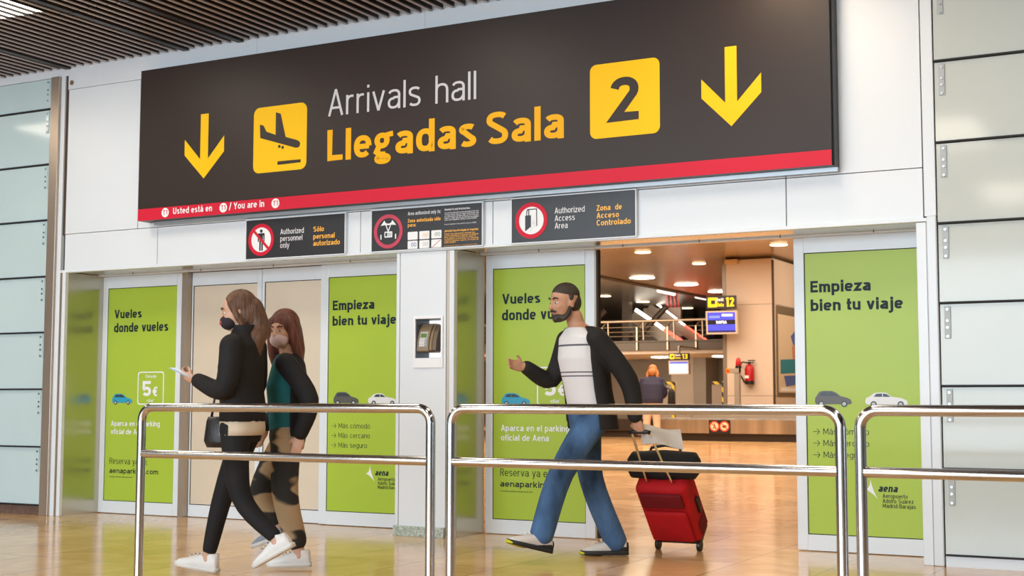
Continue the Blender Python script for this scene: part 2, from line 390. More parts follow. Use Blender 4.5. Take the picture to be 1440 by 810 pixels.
def letters(name, lines, material, parent, y, label=None, **kw):
    """lines: (text, x, z, cap, width, weight[, options]); every line a part of its own"""
    out = None
    for l in lines:
        o = dict(kw); o.update(l[6] if len(l) > 6 else {})
        words = [MB()]
        write(words, l[0], *l[1:6], y=y, **o)
        if l[3] < .025:
            for q in words[1:]:
                me = bpy.data.meshes.new('t'); q.bm.to_mesh(me); q.bm.free(); words[0].bm.from_mesh(me); bpy.data.meshes.remove(me)
            words = words[:1]
        for mb in words:
            if not mb.bm.faces: mb.bm.free(); continue
            for f in mb.bm.faces:
                f.normal_update()
                if f.normal.y > 0: f.normal_flip()
            me = bpy.data.meshes.new(name); mb.bm.to_mesh(me); mb.bm.free(); me.materials.append(material)
            ob = bpy.data.objects.new(name, me); C.objects.link(ob); hang(ob, parent)
            if label: ob['label'] = label
            out = ob
    return out

# ------------------------------------------------------------------ SETTING: floor, ceilings, walls
def floor_mat():
    m = bpy.data.materials.new('polished_stone_tiles'); m.use_nodes = True; n = m.node_tree; b = n.nodes['Principled BSDF']; L = n.links.new
    t = n.nodes.new('ShaderNodeTexCoord'); s = n.nodes.new('ShaderNodeSeparateXYZ'); L(t.outputs['Object'], s.inputs[0])
    def mth(op, a, bb=None, c=None):
        x = n.nodes.new('ShaderNodeMath'); x.operation = op
        for i, v in enumerate((a, bb, c)):
            if v is None: continue
            if isinstance(v, (int, float)): x.inputs[i].default_value = v
            else: L(v, x.inputs[i])
        return x.outputs[0]
    def cell(o, pitch, ph): return mth('DIVIDE', mth('SUBTRACT', o, ph), pitch)
    cx = cell(s.outputs['X'], .6, -5.9); cy = cell(s.outputs['Y'], .95, -.45)
    def edge(c, pitch, wd): return mth('LESS_THAN', mth('ABSOLUTE', mth('SUBTRACT', mth('FRACT', mth('ADD', c, .5)), .5)), wd/pitch)
    j = mth('MAXIMUM', edge(cx, .6, .0032), edge(cy, .95, .0026))
    cb = n.nodes.new('ShaderNodeCombineXYZ'); L(mth('FLOOR', cx), cb.inputs[0]); L(mth('FLOOR', cy), cb.inputs[1])
    wn = n.nodes.new('ShaderNodeTexWhiteNoise'); wn.noise_dimensions = '2D'; L(cb.outputs[0], wn.inputs['Vector'])
    no = n.nodes.new('ShaderNodeTexNoise'); no.inputs['Scale'].default_value = 2.2; no.inputs['Detail'].default_value = 7; no.inputs['Distortion'].default_value = 1.4
    L(t.outputs['Object'], no.inputs['Vector'])
    mix = mth('ADD', mth('MULTIPLY', wn.outputs['Value'], .35), mth('MULTIPLY', no.outputs['Fac'], .65))
    r = n.nodes.new('ShaderNodeValToRGB'); L(mix, r.inputs[0])
    r.color_ramp.elements[0].position = .25; r.color_ramp.elements[0].color = (.62, .35, .14, 1)
    r.color_ramp.elements[1].position = .75; r.color_ramp.elements[1].color = (.82, .53, .26, 1)
    mx = n.nodes.new('ShaderNodeMix'); mx.data_type = 'RGBA'; L(j, mx.inputs[0]); L(r.outputs[0], mx.inputs[6]); mx.inputs[7].default_value = (.13, .07, .035, 1)
    L(mx.outputs[2], b.inputs['Base Color'])
    L(mth('ADD', mth('MULTIPLY', no.outputs['Fac'], .10), .09), b.inputs['Roughness'])
    b.inputs['Specular IOR Level'].default_value = .4
    n2 = n.nodes.new('ShaderNodeTexNoise'); n2.inputs['Scale'].default_value = 14; n2.inputs['Detail'].default_value = 2; L(t.outputs['Object'], n2.inputs['Vector'])
    bp = n.nodes.new('ShaderNodeBump'); bp.inputs['Strength'].default_value = .05; bp.inputs['Distance'].default_value = .01
    L(n2.outputs['Fac'], bp.inputs['Height']); L(bp.outputs[0], b.inputs['Normal'])
    return m
struct(MB().box(-45, 22, -24, 62, -.2, 0).build('floor', floor_mat()))

# slatted ceiling of the landside hall
SLAT = mat('brown_ceiling_slat', (.030, .021, .016), .45, noise=.15, nscale=3)
VOID = mat('dark_ceiling_void', (.022, .017, .013), .8)
LAMP = (-8.74, -8.14, -2.7, -1.42)
mb, eb = MB(), MB()
x = -14.0; k = 0
while x < 3.0:
    dz, wd = 0, .020
    if k in (46, 60, 66): wd, dz = .06, -.02
    x0, x1 = x, x+wd
    if LAMP[0]-.03 < x < LAMP[1]+.01: runs = ((LAMP[3], -.012), (-14, LAMP[2]))
    else:
        brk = -1.32 if x < -7.2 else -2.4
        runs = ((brk+.006, -.012), (-14, brk-.006))
    for ya, yb in runs:
        mb.box(x0, x1, ya, yb, 4.052+dz, 4.17)
        if wd < .05: eb.box(x0-.002, x1+.002, ya, yb, 4.043+dz, 4.052+dz)
    x += .1; k += 1
struct(mb.build('ceiling', SLAT))
struct(eb.build('slat_lit_edge', mat('painted_lit_slat_edge', (.50, .46, .49), .4)))  # paler strips paint the light caught by the slat undersides
struct(MB().box(-45, 22, -16, 0, 4.22, 4.35).build('ceiling', VOID))
struct(MB().box(-26.3, -26, -24, 0, 0, 4.3).build('wall_unseen_left', mat('unseen_wall_grey', (.33, .30, .27), .5)))  # unseen walls on both sides, added to darken reflections in the steel rails
struct(MB().box(13, 13.3, -24, 0, 0, 4.3).build('wall_unseen_right', mat('unseen_wall_grey', (.33, .30, .27), .5)))
# narrow carrier rails of the slats
mb = MB()
for y in (-1.0, -2.2, -3.4, -4.6): mb.box(-14, 3, y-.02, y+.02, 4.17, 4.22)
struct(mb.build('trim_1', VOID))

# fascia above the doors, made of panels with open joints
mb = MB().box(-9.40, -1.70, .03, .5, 2.19, 4.2)
struct(mb.build('wall_core', DARK))
mb = MB(); g = .003
mb.box(-9.36, -8.49-g, 0, .03, 2.52, 3.845-g, .002)
for a, b_ in ((-8.49, -5.6), (-5.6, -2.687), (-2.687, -1.788)): mb.box(a+g, b_-g, 0, .03, 2.52, 3.845-g if a < -8 else 3.845-g, .002)
for a, b_ in ((-14, -9.37), (-9.37, -7.20), (-7.20, -5.55), (-5.55, -3.0), (-3.0, -1.788)): mb.box(a+.001, b_-.001, -.002, .03, 3.845 if a > -9.4 else 3.975, 4.2)
for a, b_ in ((-9.36, -8.256), (-8.256, -6.137), (-6.137, -4.94), (-4.94, -3.765), (-3.765, -2.687), (-2.687, -1.788)):
    mb.box(a+g, b_-g, 0, .03, 2.19, 2.515, .002)
struct(mb.build('wall_front', PANEL))
struct(MB().box(-9.41, -1.742, -.012, .05, 2.168, 2.192, .003).build('trim_2', PANEL))             # lip under the fascia
struct(MB().box(-9.36, -1.80, .03, .52, 2.176, 2.19).build('trim_3', REVEAL))                        # soffit over the doors
mb = MB().box(-9.33, -5.79, .385, .44, 2.163, 2.177, .003).box(-5.27, -1.84, .385, .44, 2.163, 2.177, .003)
struct(mb.build('trim_4', ALU))
# dark gap left of the fascia, round bolt cap
struct(MB().box(-9.404, -9.3615, .012, .08, 2.515, 3.975).build('trim_5', BROWN))
o = tag(MB().cyl((-9.325, -.008, 3.905), (-9.325, 0, 3.905), .022).build('cover_cap', mat('brass_cap', (.30, .19, .09), .4, metal=.6), at=(-9.325, 0, 3.905), smooth='angle'),
        'small round brown cap on the white wall, upper left corner of the fascia', 'cap')

# left corner post, strips, jamb
struct(MB().box(-9.56, -9.455, -.03, .3, 0, 3.975, .004).build('trim_6', ALUT))
struct(MB().box(-9.455, -9.405, -.004, .3, 0, 3.975, .003).build('trim_7', PANEL))
struct(MB().box(-9.405, -9.365, 0, .3, 0, 2.17).build('trim_8', ALUT))
struct(MB().box(-9.365, -9.325, -.015, .3, 0, 2.17, .006).build('trim_9', PANEL))
struct(MB().box(-9.365, -9.32, .02, .45, 0, 2.17).build('wall_left', REVEAL))
# pillar between the two doorways (with a niche for the phone)
NX0, NX1, NZ0, NZ1 = -5.612, -5.384, 1.349, 1.649
mb = MB()
X0, X1, Z1 = -5.757, -5.345, 2.166
mb.box(X0, NX0, 0, .10, .076, Z1).box(NX1, X1, 0, .10, .076, Z1).box(NX0, NX1, 0, .10, .076, NZ0).box(NX0, NX1, 0, .10, NZ1, Z1)
mb.box(-5.79, -5.761, -.006, .40, 0.076, Z1, .004).box(X0, X1, .24, .40, .076, Z1)
mb.box(X0, X1, .1, .24, .076, NZ0-.2).box(X0, X1, .1, .24, NZ1+.2, Z1)
struct(mb.build('wall_pillar', PANEL))
struct(MB().box(-5.341, -5.313, .004, .42, 0, Z1).build('trim_10', ALUT))
struct(MB().box(-5.309, -5.268, -.012, .30, 0, Z1, .006).build('trim_11', PANEL))
struct(MB().box(-5.31, -5.263, .03, .45, 0, 2.17).build('wall_reveal', REVEAL))
struct(MB().box(-5.795, -5.345, -.022, .05, 0, .076, .003).build('baseboard_pillar', GRANITE))
# right post
struct(MB().box(-1.782, -1.708, -.012, .3, 2.2, 4.2, .004).build('trim_12', PANEL))
struct(MB().box(-1.838, -1.775, -.004, .5, 0, 2.165, .004).build('trim_13', PANEL))
struct(MB().box(-1.771, -1.708, -.02, .3, 0, 2.2, .008).build('trim_14', ALU))
# backing behind the glass cladding, skirtings
struct(MB().box(-14, -9.56, .09, .3, 0, 3.975).build('wall_left', mat('grey_backing', (.30, .36, .37), .6)))
struct(MB().box(-1.708, 3, .09, .3, 0, 4.2).build('wall_right', mat('grey_backing_2', (.36, .38, .36), .6)))
struct(MB().box(-14, -9.562, -.004, .09, 0, .08).build('baseboard_left', SKIRTB))
struct(MB().box(-1.70, 3, -.01, .09, 0, .064).build('baseboard_right', PANEL))
struct(MB().box(-14, -9.58, .05, .09, .08, 3.975).box(-1.706, 3, .05, .09, .07, 4.2).build('trim_15', DARK))

struct(MB().box(-1.70, 3, -.002, .05, 3.725, 4.2).build('wall_right', PANEL))
# frosted glass cladding, lapped like shingles
ORD = ['topmost', 'second from the top', 'third from the top', 'fourth from the top', 'fifth from the top', 'sixth from the top', 'seventh from the top', 'lowest']
def glass_panel(x0, x1, z0, z1, m, label, group, side, bolts):
    t = thing('frosted_glass_sheet', label, 'glass panel', ((x0+x1)/2, 0, z0), group)
    mb = MB(); lap = .0
    p = [(x0, -.010, z0+.012), (x1, -.010, z0+.012), (x1, lap, z1-.004), (x0, lap, z1-.004)]
    mb.prism(p, (0, .010, 0)); mb.build('glass', m, t)
    MB().box(x0, x1, -.022, .03, z0, z0+.0115, .002).build('gasket', DARK, t)
    bx = x1-.055 if side == 'l' else x0+.045
    zt = z1-.016
    hgt = min(.205, (z1-z0)*.7)
    if bolts:
        MB().box(bx-.019, bx+.019, -.010, .012, zt-hgt, zt, .002).build('bracket', mat('bracket_grey', (.42, .44, .44), .4) if side == 'r' else GLASSL, t)
        for f in (.10, .45, .66, .93):
            q = zt-hgt*f
            MB().cyl((bx, -.016, q), (bx, -.008, q), .009, seg=12).build('bolt', BOLT, t, smooth='angle')
zl = [4.02-.045, 3.683, 3.17, 2.656, 2.14, 1.633, 1.12, .603, .085]
for i in range(8):
    glass_panel(-11.6, -9.562, zl[i+1], zl[i], GLASSL, f'pale blue frosted glass panel left of the doorways, {ORD[i]} of its stack', 'frosted glass panels on the left wall', 'l', True)
zr = [3.72, 3.193, 2.665, 2.146, 1.639, 1.116, .60, .066]
zr = [4.2]+[3.72]+zr[1:]
ORD2 = ['', 'topmost', 'second from the top', 'third from the top', 'fourth from the top', 'fifth from the top', 'sixth from the top', 'lowest']
for i in range(1, 8):
    glass_panel(-1.70, .6, zr[i+1], zr[i], GLASSR, f'pale grey frosted glass panel at the right edge, {ORD2[i]} one in view', 'frosted glass panels on the right wall', 'r', True)

# ------------------------------------------------------------------ DOORS
def door(name, x0, x1, y, pane_m, px0, px1, pz0=.113, pz1=2.056, ztop=2.163, z0=.006):
    th = .05
    mb = MB()
    mb.box(x0, px0, y, y+th, z0, ztop, .004).box(px1, x1, y, y+th, z0, ztop, .004)
    mb.box(px0, px1, y, y+th, z0, pz0).box(px0, px1, y, y+th, pz1, ztop)
    o = struct(mb.build(name, ALU, at=((x0+x1)/2, y, 0)))
    MB().box(px0+.0005, px1-.0005, y+.012, y+th-.012, pz0+.0005, pz1-.0005).build('pane', pane_m, o)
    mb = MB(); d = .006
    shape(mb, [[(px0, pz0), (px1, pz0), (px1, pz1), (px0, pz1)], [(px0+d, pz0+d), (px1-d, pz0+d), (px1-d, pz1-d), (px0+d, pz1-d)]], y=y+.011)
    mb.build('seal', DARK, o)
    return o
GB = mat('green_tinted_glass', (.42, .52, .28), .15)
Yd = .45
door('door_1', -9.335, -8.365, Yd, GB, -9.265, -8.43)
door('door_2', -8.298, -7.514, .50, CREAM, -8.285, -7.562, .108, 2.048)
door('door_3', -7.509, -6.80, .50, CREAM, -7.482, -6.84, .108, 2.050)
door('door_4', -6.845, -5.86, Yd, GB, -6.768, -5.935)
door('door_5', -5.252, -4.312, Yd, GB, -5.19, -4.392)
door('door_6', -2.778, -1.848, Yd, GB, -2.705, -1.902)
struct(MB().box(-8.363, -8.301, .44, .53, 0, 2.163).build('trim_16', ALUT))
struct(MB().box(-7.5138, -7.5092, .51, .545, .006, 2.163).build('trim_17', DARK))
struct(MB().box(-4.311, -4.30, .452, .498, .006, 2.163).build('trim_18', mat('bronze_strip', (.30, .21, .12), .35, metal=.5)))
struct(MB().box(-4.299, -4.284, .455, .50, .006, 2.163).build('trim_19', DARK))
# brown stains on the tan post
# small bolts on the door track
mb = MB()
for x in (-8.9, -8.1, -7.3, -6.5, -4.75, -4.05, -3.45, -2.85, -2.2): mb.cyl((x, .382, 2.17), (x, .386, 2.17), .005, seg=10)
struct(mb.build('trim_21', DARK))

# ------------------------------------------------------------------ ADVERTS on the doors
def car_picture(parent, x0, x1, z0, z1, y, body, kind):
    w_, h_ = x1-x0, z1-z0
    P = lambda u, v: (x0+u*w_, z0+v*h_)
    if kind == 'hatch':
        out = [(0, .30), (.01, .55), (.06, .72), (.13, .95), (.25, 1), (.47, .99), (.58, .88), (.70, .66), (.88, .56), (.97, .45), (1, .28), (.97, .16), (.03, .16)]
        win = [[(.12, .68), (.19, .90), (.33, .92), (.33, .67)], [(.35, .67), (.35, .92), (.47, .91), (.57, .80), (.64, .66)]]
        wh = (.175, .80); wr = .155
    else:
        out = [(0, .35), (.02, .60), (.10, .70), (.22, .95), (.38, 1), (.50, .96), (.62, .70), (.85, .60), (.97, .45), (1, .25), (.96, .14), (.03, .16)]
        win = [[(.20, .70), (.27, .90), (.40, .92), (.40, .69)], [(.42, .69), (.42, .92), (.50, .88), (.60, .69)]]
        wh = (.20, .83); wr = .17
    c = flat('car_picture', [[P(*p) for p in out]], body, parent, y-.0012)
    flat('car_window', [[P(*p) for p in q] for q in win], print_mat('car_glass', '2c3840'), c, y-.0024)
    r = wr*h_*1.25
    flat('car_wheel', [circ(*P(u, .18), r, 24) for u in wh], print_mat('tyre', '22262a'), c, y-.0030)
    flat('car_wheel_hub', [circ(*P(u, .18), r*.6, 20) for u in wh], print_mat('rim', 'b5bcc2'), c, y-.0038)
    return c
def advert_base(label, x0, x1):
    t = thing('advertising_poster', label, 'poster', ((x0+x1)/2, Yd+.011, .113), 'green adverts on the sliding doors')
    MB().box(x0+.006, x1-.006, Yd+.0085, Yd+.0118, .119, 2.05).build('green_sheet', GREEN, t)
    return t
YT = Yd+.0072
def advert_fly(label, x0, x1):
    t = advert_base(label, x0, x1); L = lambda u: x0+u
    letters('headline', [('Vueles', L(.082), 1.776, .080, .333, .215), ('donde vueles', L(.080), 1.648, .086, .655, .205)], SLATE, t, YT, p=2.9)
    car_picture(t, L(.079), L(.326), .987, 1.085, YT, print_mat('blue_car', '2a9fc4'), 'hatch')
    b = flat('price_badge', [rrect(L(.386), L(.699), .986, 1.284, .03), rrect(L(.396), L(.689), .996, 1.274, .024)], WHT, t, YT)
    letters('price', [('Desde', L(.480), 1.228, .030, .13, .17), ('5', L(.443), 1.062, .140, .105, .23), ('€', L(.568), 1.062, .088, .066, .2), ('día*', L(.502), 1.010, .028, .082, .17)], WHT, b, YT)
    letters('slogan', [('Aparca en el parking', L(.073), .792, .048, .588, .17), ('oficial de Aena', L(.073), .718, .048, .415, .17)], WHT, t, YT)
    letters('booking_line', [('Reserva ya en:', L(.067), .447, .056, .458, .105)], SLATE, t, YT)
    letters('web_address', [('aenaparking.com', L(.067), .365, .046, .588, .19), ('*Consulta nuestras ofertas en la web', L(.067), .326, .012, .28, .13)], SLATE, t, YT)
    return t
def advert_trip(label, x0, x1):
    t = advert_base(label, x0, x1); L = lambda u: x0+u
    letters('headline', [('Empieza', L(.042), 1.777, .082, .418, .225), ('bien tu viaje', L(.042), 1.648, .082, .632, .225)], SLATE, t, YT, p=3.1)
    car_picture(t, L(.062), L(.316), .987, 1.096, YT, print_mat('grey_car', '55524f'), 'hatch')
    car_picture(t, L(.408), L(.694), .987, 1.085, YT, print_mat('white_car', 'e3e3e6'), 'saloon')
    ls = []
    for z, s, wd in ((.797, 'Más cómodo', .313), (.718, 'Más cercano', .313), (.638, 'Más seguro', .285)):
        ls += [(s, L(.116), z, .042, wd, .10)]
    letters('benefit_list', ls, SLATE, t, YT)
    lp = []
    for z in (.816, .737, .657):
        a, b_ = L(.043), L(.09)
        lp.append([(a, z-.0015), (b_-.003, z-.0015), (b_-.019, z-.019), (b_-.016, z-.021), (b_+.002, z), (b_-.016, z+.021), (b_-.019, z+.019), (b_-.003, z+.0015), (a, z+.0015)])
    flat('list_arrow', lp, SLATE, t, YT)
    # white three-pointed star of the airport operator
    A, B, Cc = (L(.392), .432), (L(.432), .500), (L(.478), .371)
    def arc(p, q, bend, n=8):
        m = ((p[0]+q[0])/2, (p[1]+q[1])/2); ce = (L(.434), .434); c = (m[0]+(ce[0]-m[0])*bend, m[1]+(ce[1]-m[1])*bend)
        return [((1-s)**2*p[0]+2*s*(1-s)*c[0]+s*s*q[0], (1-s)**2*p[1]+2*s*(1-s)*c[1]+s*s*q[1]) for s in [i/n for i in range(n)]]
    lg = flat('logo', [arc(A, B, .9)+arc(B, Cc, .55)+arc(Cc, A, .55)], WHT, t, YT)
    letters('logo_name', [('aena', L(.482), .418, .050, .127, .21, dict(shear=.2, p=2.8)), ('Aeropuerto', L(.511), .378, .028, .166, .14), ('Adolfo Suárez', L(.511), .345, .028, .203, .14), ('Madrid-Barajas', L(.511), .312, .028, .218, .14)], SLATE, lg, YT)
    return t
advert_fly('green door poster reading Vueles donde vueles, at the far left', -9.265, -8.43)
advert_trip('green door poster reading Empieza bien tu viaje, left of the phone pillar', -6.768, -5.935)
advert_fly('green door poster reading Vueles donde vueles, behind the man with the red suitcase', -5.19, -4.392)
advert_trip('green door poster reading Empieza bien tu viaje, right of the open doorway', -2.705, -1.902)

# ------------------------------------------------------------------ ARRIVALS SIGN
sx0, sx1, sz0, sz1, sy = -8.345, -2.335, 2.558, 3.868, -.15
T = thing('arrivals_sign', 'huge dark arrivals hall sign with yellow lettering and red stripe above the doors', 'sign', ((sx0+sx1)/2, 0, sz0))
MB().box(sx0, sx1, sy+.004, -.004, sz0, sz1, .003).build('casing', SIGNSIDE, T)
MB().box(sx0, sx1, sy, sy+.0035, 2.662, sz1).build('face', SIGN, T)
MB().box(sx0, sx1, sy, sy+.0035, sz0, 2.659).build('red_stripe', RED, T)
MB().box(sx0+.1, sx1+.015, -.06, -.003, sz0-.03, sz0-.001).build('lower_rail', mat('rail_grey', (.42, .45, .48), .35, metal=.5), T)
MB().box(sx1+.001, sx1+.012, -.11, -.003, sz0, sz1).build('side_trim', BLACK, T)
ys = sy-.0012
def arrow(xc, w_, z0, z1, xh):
    s = .042
    return [(xc-s, z1), (xc+s, z1), (xc+s, z0+.165), (xc+w_, z0+.345), (xc+w_, z0+.212), (xc, z0), (xc-w_, z0+.212), (xc-w_, z0+.345), (xc-s, z0+.165)]
flat('down_arrow', [arrow(-7.622, .213, 2.873, 3.420, 0)], YEL, T, ys)
flat('down_arrow', [arrow(-3.012, .212, 2.876, 3.425, 0)], YEL, T, ys)
p = flat('plane_panel', [rrect(-7.100, -6.562, 2.870, 3.412, .06)], YEL, T, ys)
body = [(-7.036, 3.272), (-6.998, 3.260), (-6.968, 3.208), (-6.873, 3.172), (-6.874, 3.358), (-6.825, 3.342), (-6.772, 3.146), (-6.662, 3.112), (-6.640, 3.102), (-6.625, 3.083), (-6.630, 3.060), (-6.645, 3.049), (-6.668, 3.048), (-7.030, 3.160)]
flat('arriving_plane', [body, circ(-6.834, 3.074, .013, 16), circ(-6.800, 3.063, .013, 16), [(-6.85, 2.924), (-6.618, 2.927), (-6.618, 2.951), (-6.85, 2.953)]], SIGN, p, ys-.0014)
p = flat('number_panel', [rrect(-4.064, -3.530, 2.880, 3.415, .05)], YEL, T, ys)
letters('number', [('2', -3.906, 2.986, .322, .218, .21)], SIGN, p, ys-.0014)
letters('english_lettering', [('Arrivals', -6.354, 3.272, .215, .864, .10), ('hall', -5.359, 3.272, .215, .358, .10)], LGREY, T, ys, xh=.72)
letters('spanish_lettering', [('Llegadas', -6.360, 2.910, .252, 1.362, .205), ('Sala', -4.912, 2.910, .252, .64, .205)], YELT, T, ys, xh=.74, style='sign', thin=.2)
letters('location_lettering', [('Usted está en', -7.948, 2.592, .054, .424, .18), ('/ You are in', -7.345, 2.592, .055, .366, .18)], WHT, T, ys)
for xc in (-8.036, -7.405, -6.865):
    dsc = flat('terminal_disc', [circ(xc, 2.612, .040, 32)], WHT, T, ys)
    letters('terminal_code', [('T1', xc, 2.593, .040, .048, .17, dict(align=1))], RED, dsc, ys-.0014)

# ------------------------------------------------------------------ THREE SMALL SIGNS under it
def small_sign(label, x0, x1, z0=2.187, z1=2.507):
    t = thing('access_sign', label, 'sign', ((x0+x1)/2, 0, z0), 'small access signs above the doors')
    MB().box(x0, x1, -.03, -.001, z0, z1, .003).build('panel', SIGNB, t)
    mb = MB(); d = .008
    mb.box(x0-d, x0, -.034, -.001, z0-d, z1+d).box(x1, x1+d, -.034, -.001, z0-d, z1+d).box(x0, x1, -.034, -.001, z0-d, z0).box(x0, x1, -.034, -.001, z1, z1+d)
    mb.build('frame', ALU, t)
    return t, x0
yq = -.0313
t, x0 = small_sign('dark sign reading Authorized personnel only with crossed out person', -7.256, -6.266)
L = lambda u: x0+u
ring = flat('prohibition_ring', [circ(L(.156), 2.341, .133), circ(L(.156), 2.341, .102)], RED, t, yq-.0016)
flat('ring_disc', [circ(L(.156), 2.341, .106)], WHT, t, yq)
man_ = [(L(.125), 2.395), (L(.187), 2.395), (L(.190), 2.385), (L(.190), 2.325), (L(.180), 2.325), (L(.179), 2.375), (L(.174), 2.375), (L(.174), 2.25), (L(.160), 2.25), (L(.159), 2.325), (L(.153), 2.325), (L(.152), 2.25), (L(.138), 2.25), (L(.138), 2.375), (L(.133), 2.375), (L(.132), 2.325), (L(.122), 2.325), (L(.122), 2.385)]
flat('person_pictogram', [man_, circ(L(.156), 2.413, .014, 20)], SIGNB, t, yq-.0014)
a = math.radians(-45); c_, s_ = math.cos(a)*.11, math.sin(a)*.11; n_ = (.011*.707, .011*.707)
flat('prohibition_bar', [[(L(.156)-c_-n_[0], 2.341-s_-n_[1]), (L(.156)+c_-n_[0], 2.341+s_-n_[1]), (L(.156)+c_+n_[0], 2.341+s_+n_[1]), (L(.156)-c_+n_[0], 2.341-s_+n_[1])]], RED, ring, yq-.0028)
letters('english_lettering', [('Authorized', L(.352), 2.374, .045, .235, .115), ('personnel', L(.352), 2.317, .045, .222, .115), ('only', L(.352), 2.262, .045, .092, .115)], WHT, t, yq)
AMB = print_mat('amber', 'f7b641')
letters('spanish_lettering', [('Sólo', L(.683), 2.376, .042, .105, .19), ('personal', L(.683), 2.318, .042, .21, .19), ('autorizado', L(.683), 2.262, .042, .262, .19)], AMB, t, yq)

t, x0 = small_sign('dark sign with badge pictogram and six access card squares', -6.008, -5.015)
PINK = print_mat('ring_crimson', 'c43a55')
flat('ring_disc', [circ(L(.155), 2.338, .110)], SIGNB, t, yq)
ring = flat('warning_ring', [circ(L(.155), 2.338, .134), circ(L(.155), 2.338, .105)], PINK, t, yq-.0014)
flat('lanyard_pictogram', [[(L(.085), 2.385), (L(.118), 2.425), (L(.130), 2.405), (L(.155), 2.398), (L(.180), 2.405), (L(.192), 2.425), (L(.228), 2.385), (L(.18), 2.389), (L(.158), 2.335), (L(.151), 2.335), (L(.128), 2.389)],
     [(L(.137), 2.387), (L(.172), 2.387), (L(.154), 2.348)], rrect(L(.120), L(.192), 2.29, 2.337, .006), [(L(.127), 2.300), (L(.145), 2.300), (L(.145), 2.328), (L(.127), 2.328)],
     [(L(.082), 2.315), (L(.092), 2.315), (L(.092), 2.275), (L(.082), 2.280)], [(L(.218), 2.315), (L(.228), 2.315), (L(.228), 2.280), (L(.218), 2.275)]], WHT, t, yq-.0014)
letters('badge_number', [('00', L(.150), 2.302, .022, .034, .12)], SIGNB, t, yq-.0028)
for i, (cx_, cz_, tx, col) in enumerate(((.334, 2.260, '', None), (.440, 2.260, '00', 'f0c35a'), (.548, 2.260, '00', '3f9e4d'), (.334, 2.190, '00', '2558a8'), (.440, 2.190, '00', 'b9b9bd'), (.548, 2.190, '', None))):
    cd = flat('card_square', [rrect(L(cx_), L(cx_+.090), cz_, cz_+.062, .006)], WHT, t, yq)
    if tx: letters('card_number', [(tx, L(cx_+.033), cz_+.017, .030, .046, .12)], print_mat('no'+col, col), cd, yq-.0014)
    if i == 5: flat('red_slash', [[(L(cx_+.006), cz_+.003), (L(cx_+.012), cz_+.003), (L(cx_+.086), cz_+.058), (L(cx_+.080), cz_+.058)]], PINK, cd, yq-.0014)
letters('english_lettering', [('Area authorized only to:', L(.334), 2.452, .028, .297, .115)], WHT, t, yq)
letters('spanish_lettering', [('Zona autorizada sólo', L(.334), 2.396, .028, .296, .18), ('para:', L(.334), 2.362, .028, .075, .18)], AMB, t, yq)
letters('english_notice', [('Attention! Security Restricted Area.', L(.665), 2.467, .016, .225, .14)] + [(s, L(.665), 2.444-.0135*i, .011, wd, .11) for i, (s, wd) in enumerate((
    ('You must be authorized to enter and remain in this area.', .298), ('You must always wear the airport identification card', .298), ('in a visible place at all times while you are in this area.', .298), ('Failure to comply with this provision may be penalized', .298), ('under current legislation, with fines of up to 90.000 €', .285)))]
    + [('Pursuant regulation of Aena and Air Security Act 21/2003', L(.665), 2.357, .009, .28, .11)], WHT, t, yq)
letters('spanish_notice', [('¡Atención! Zona Restringida de Seguridad.', L(.665), 2.303, .016, .298, .18)] + [(s, L(.665), 2.283-.0135*i, .011, wd, .16) for i, (s, wd) in enumerate((
    ('Deberá estar expresamente autorizado para', .27), ('acceder y permanecer en esta zona. Es obligatorio', .298), ('llevar siempre la acreditación visible. El', .275), ('incumplimiento de esta norma será sancionado', .298), ('según la legislación vigente, con multas de', .298), ('hasta 90.000 €', .10)))]
    + [('Normativa interna de Aena y Ley de Seguridad Aérea 21/2003', L(.665), 2.193, .008, .29, .12)], AMB, t, yq)

t, x0 = small_sign('dark sign reading Authorized Access Area with card reader pictogram', -4.761, -3.770, 2.187, 2.514)
flat('ring_disc', [circ(L(.163), 2.346, .106)], WHT, t, yq)
flat('warning_ring', [circ(L(.163), 2.346, .134), circ(L(.163), 2.346, .102)], RED, t, yq-.0016)
flat('reader_pictogram', [[(L(.112), 2.385), (L(.160), 2.385), (L(.160), 2.268), (L(.112), 2.268)],
    [(L(.122), 2.385), (L(.122), 2.420), (L(.132), 2.432), (L(.210), 2.432), (L(.212), 2.30), (L(.160), 2.295), (L(.160), 2.301), (L(.205), 2.306), (L(.203), 2.425), (L(.146), 2.425), (L(.146), 2.385), (L(.138), 2.385), (L(.138), 2.425), (L(.130), 2.418), (L(.128), 2.385)],
    [(L(.181), 2.345), (L(.185), 2.345), (L(.185), 2.322), (L(.195), 2.332), (L(.195), 2.326), (L(.183), 2.312), (L(.171), 2.326), (L(.171), 2.332), (L(.181), 2.322)]], SIGNB, t, yq-.0014)
letters('english_lettering', [('Authorized', L(.355), 2.384, .044, .24, .115), ('Access', L(.355), 2.328, .044, .162, .115), ('Area', L(.355), 2.273, .044, .104, .115)], WHT, t, yq)
letters('spanish_lettering', [('Zona  de', L(.690), 2.382, .042, .198, .19), ('Acceso', L(.690), 2.328, .042, .175, .19), ('Controlado', L(.690), 2.275, .042, .266, .19)], AMB, t, yq)

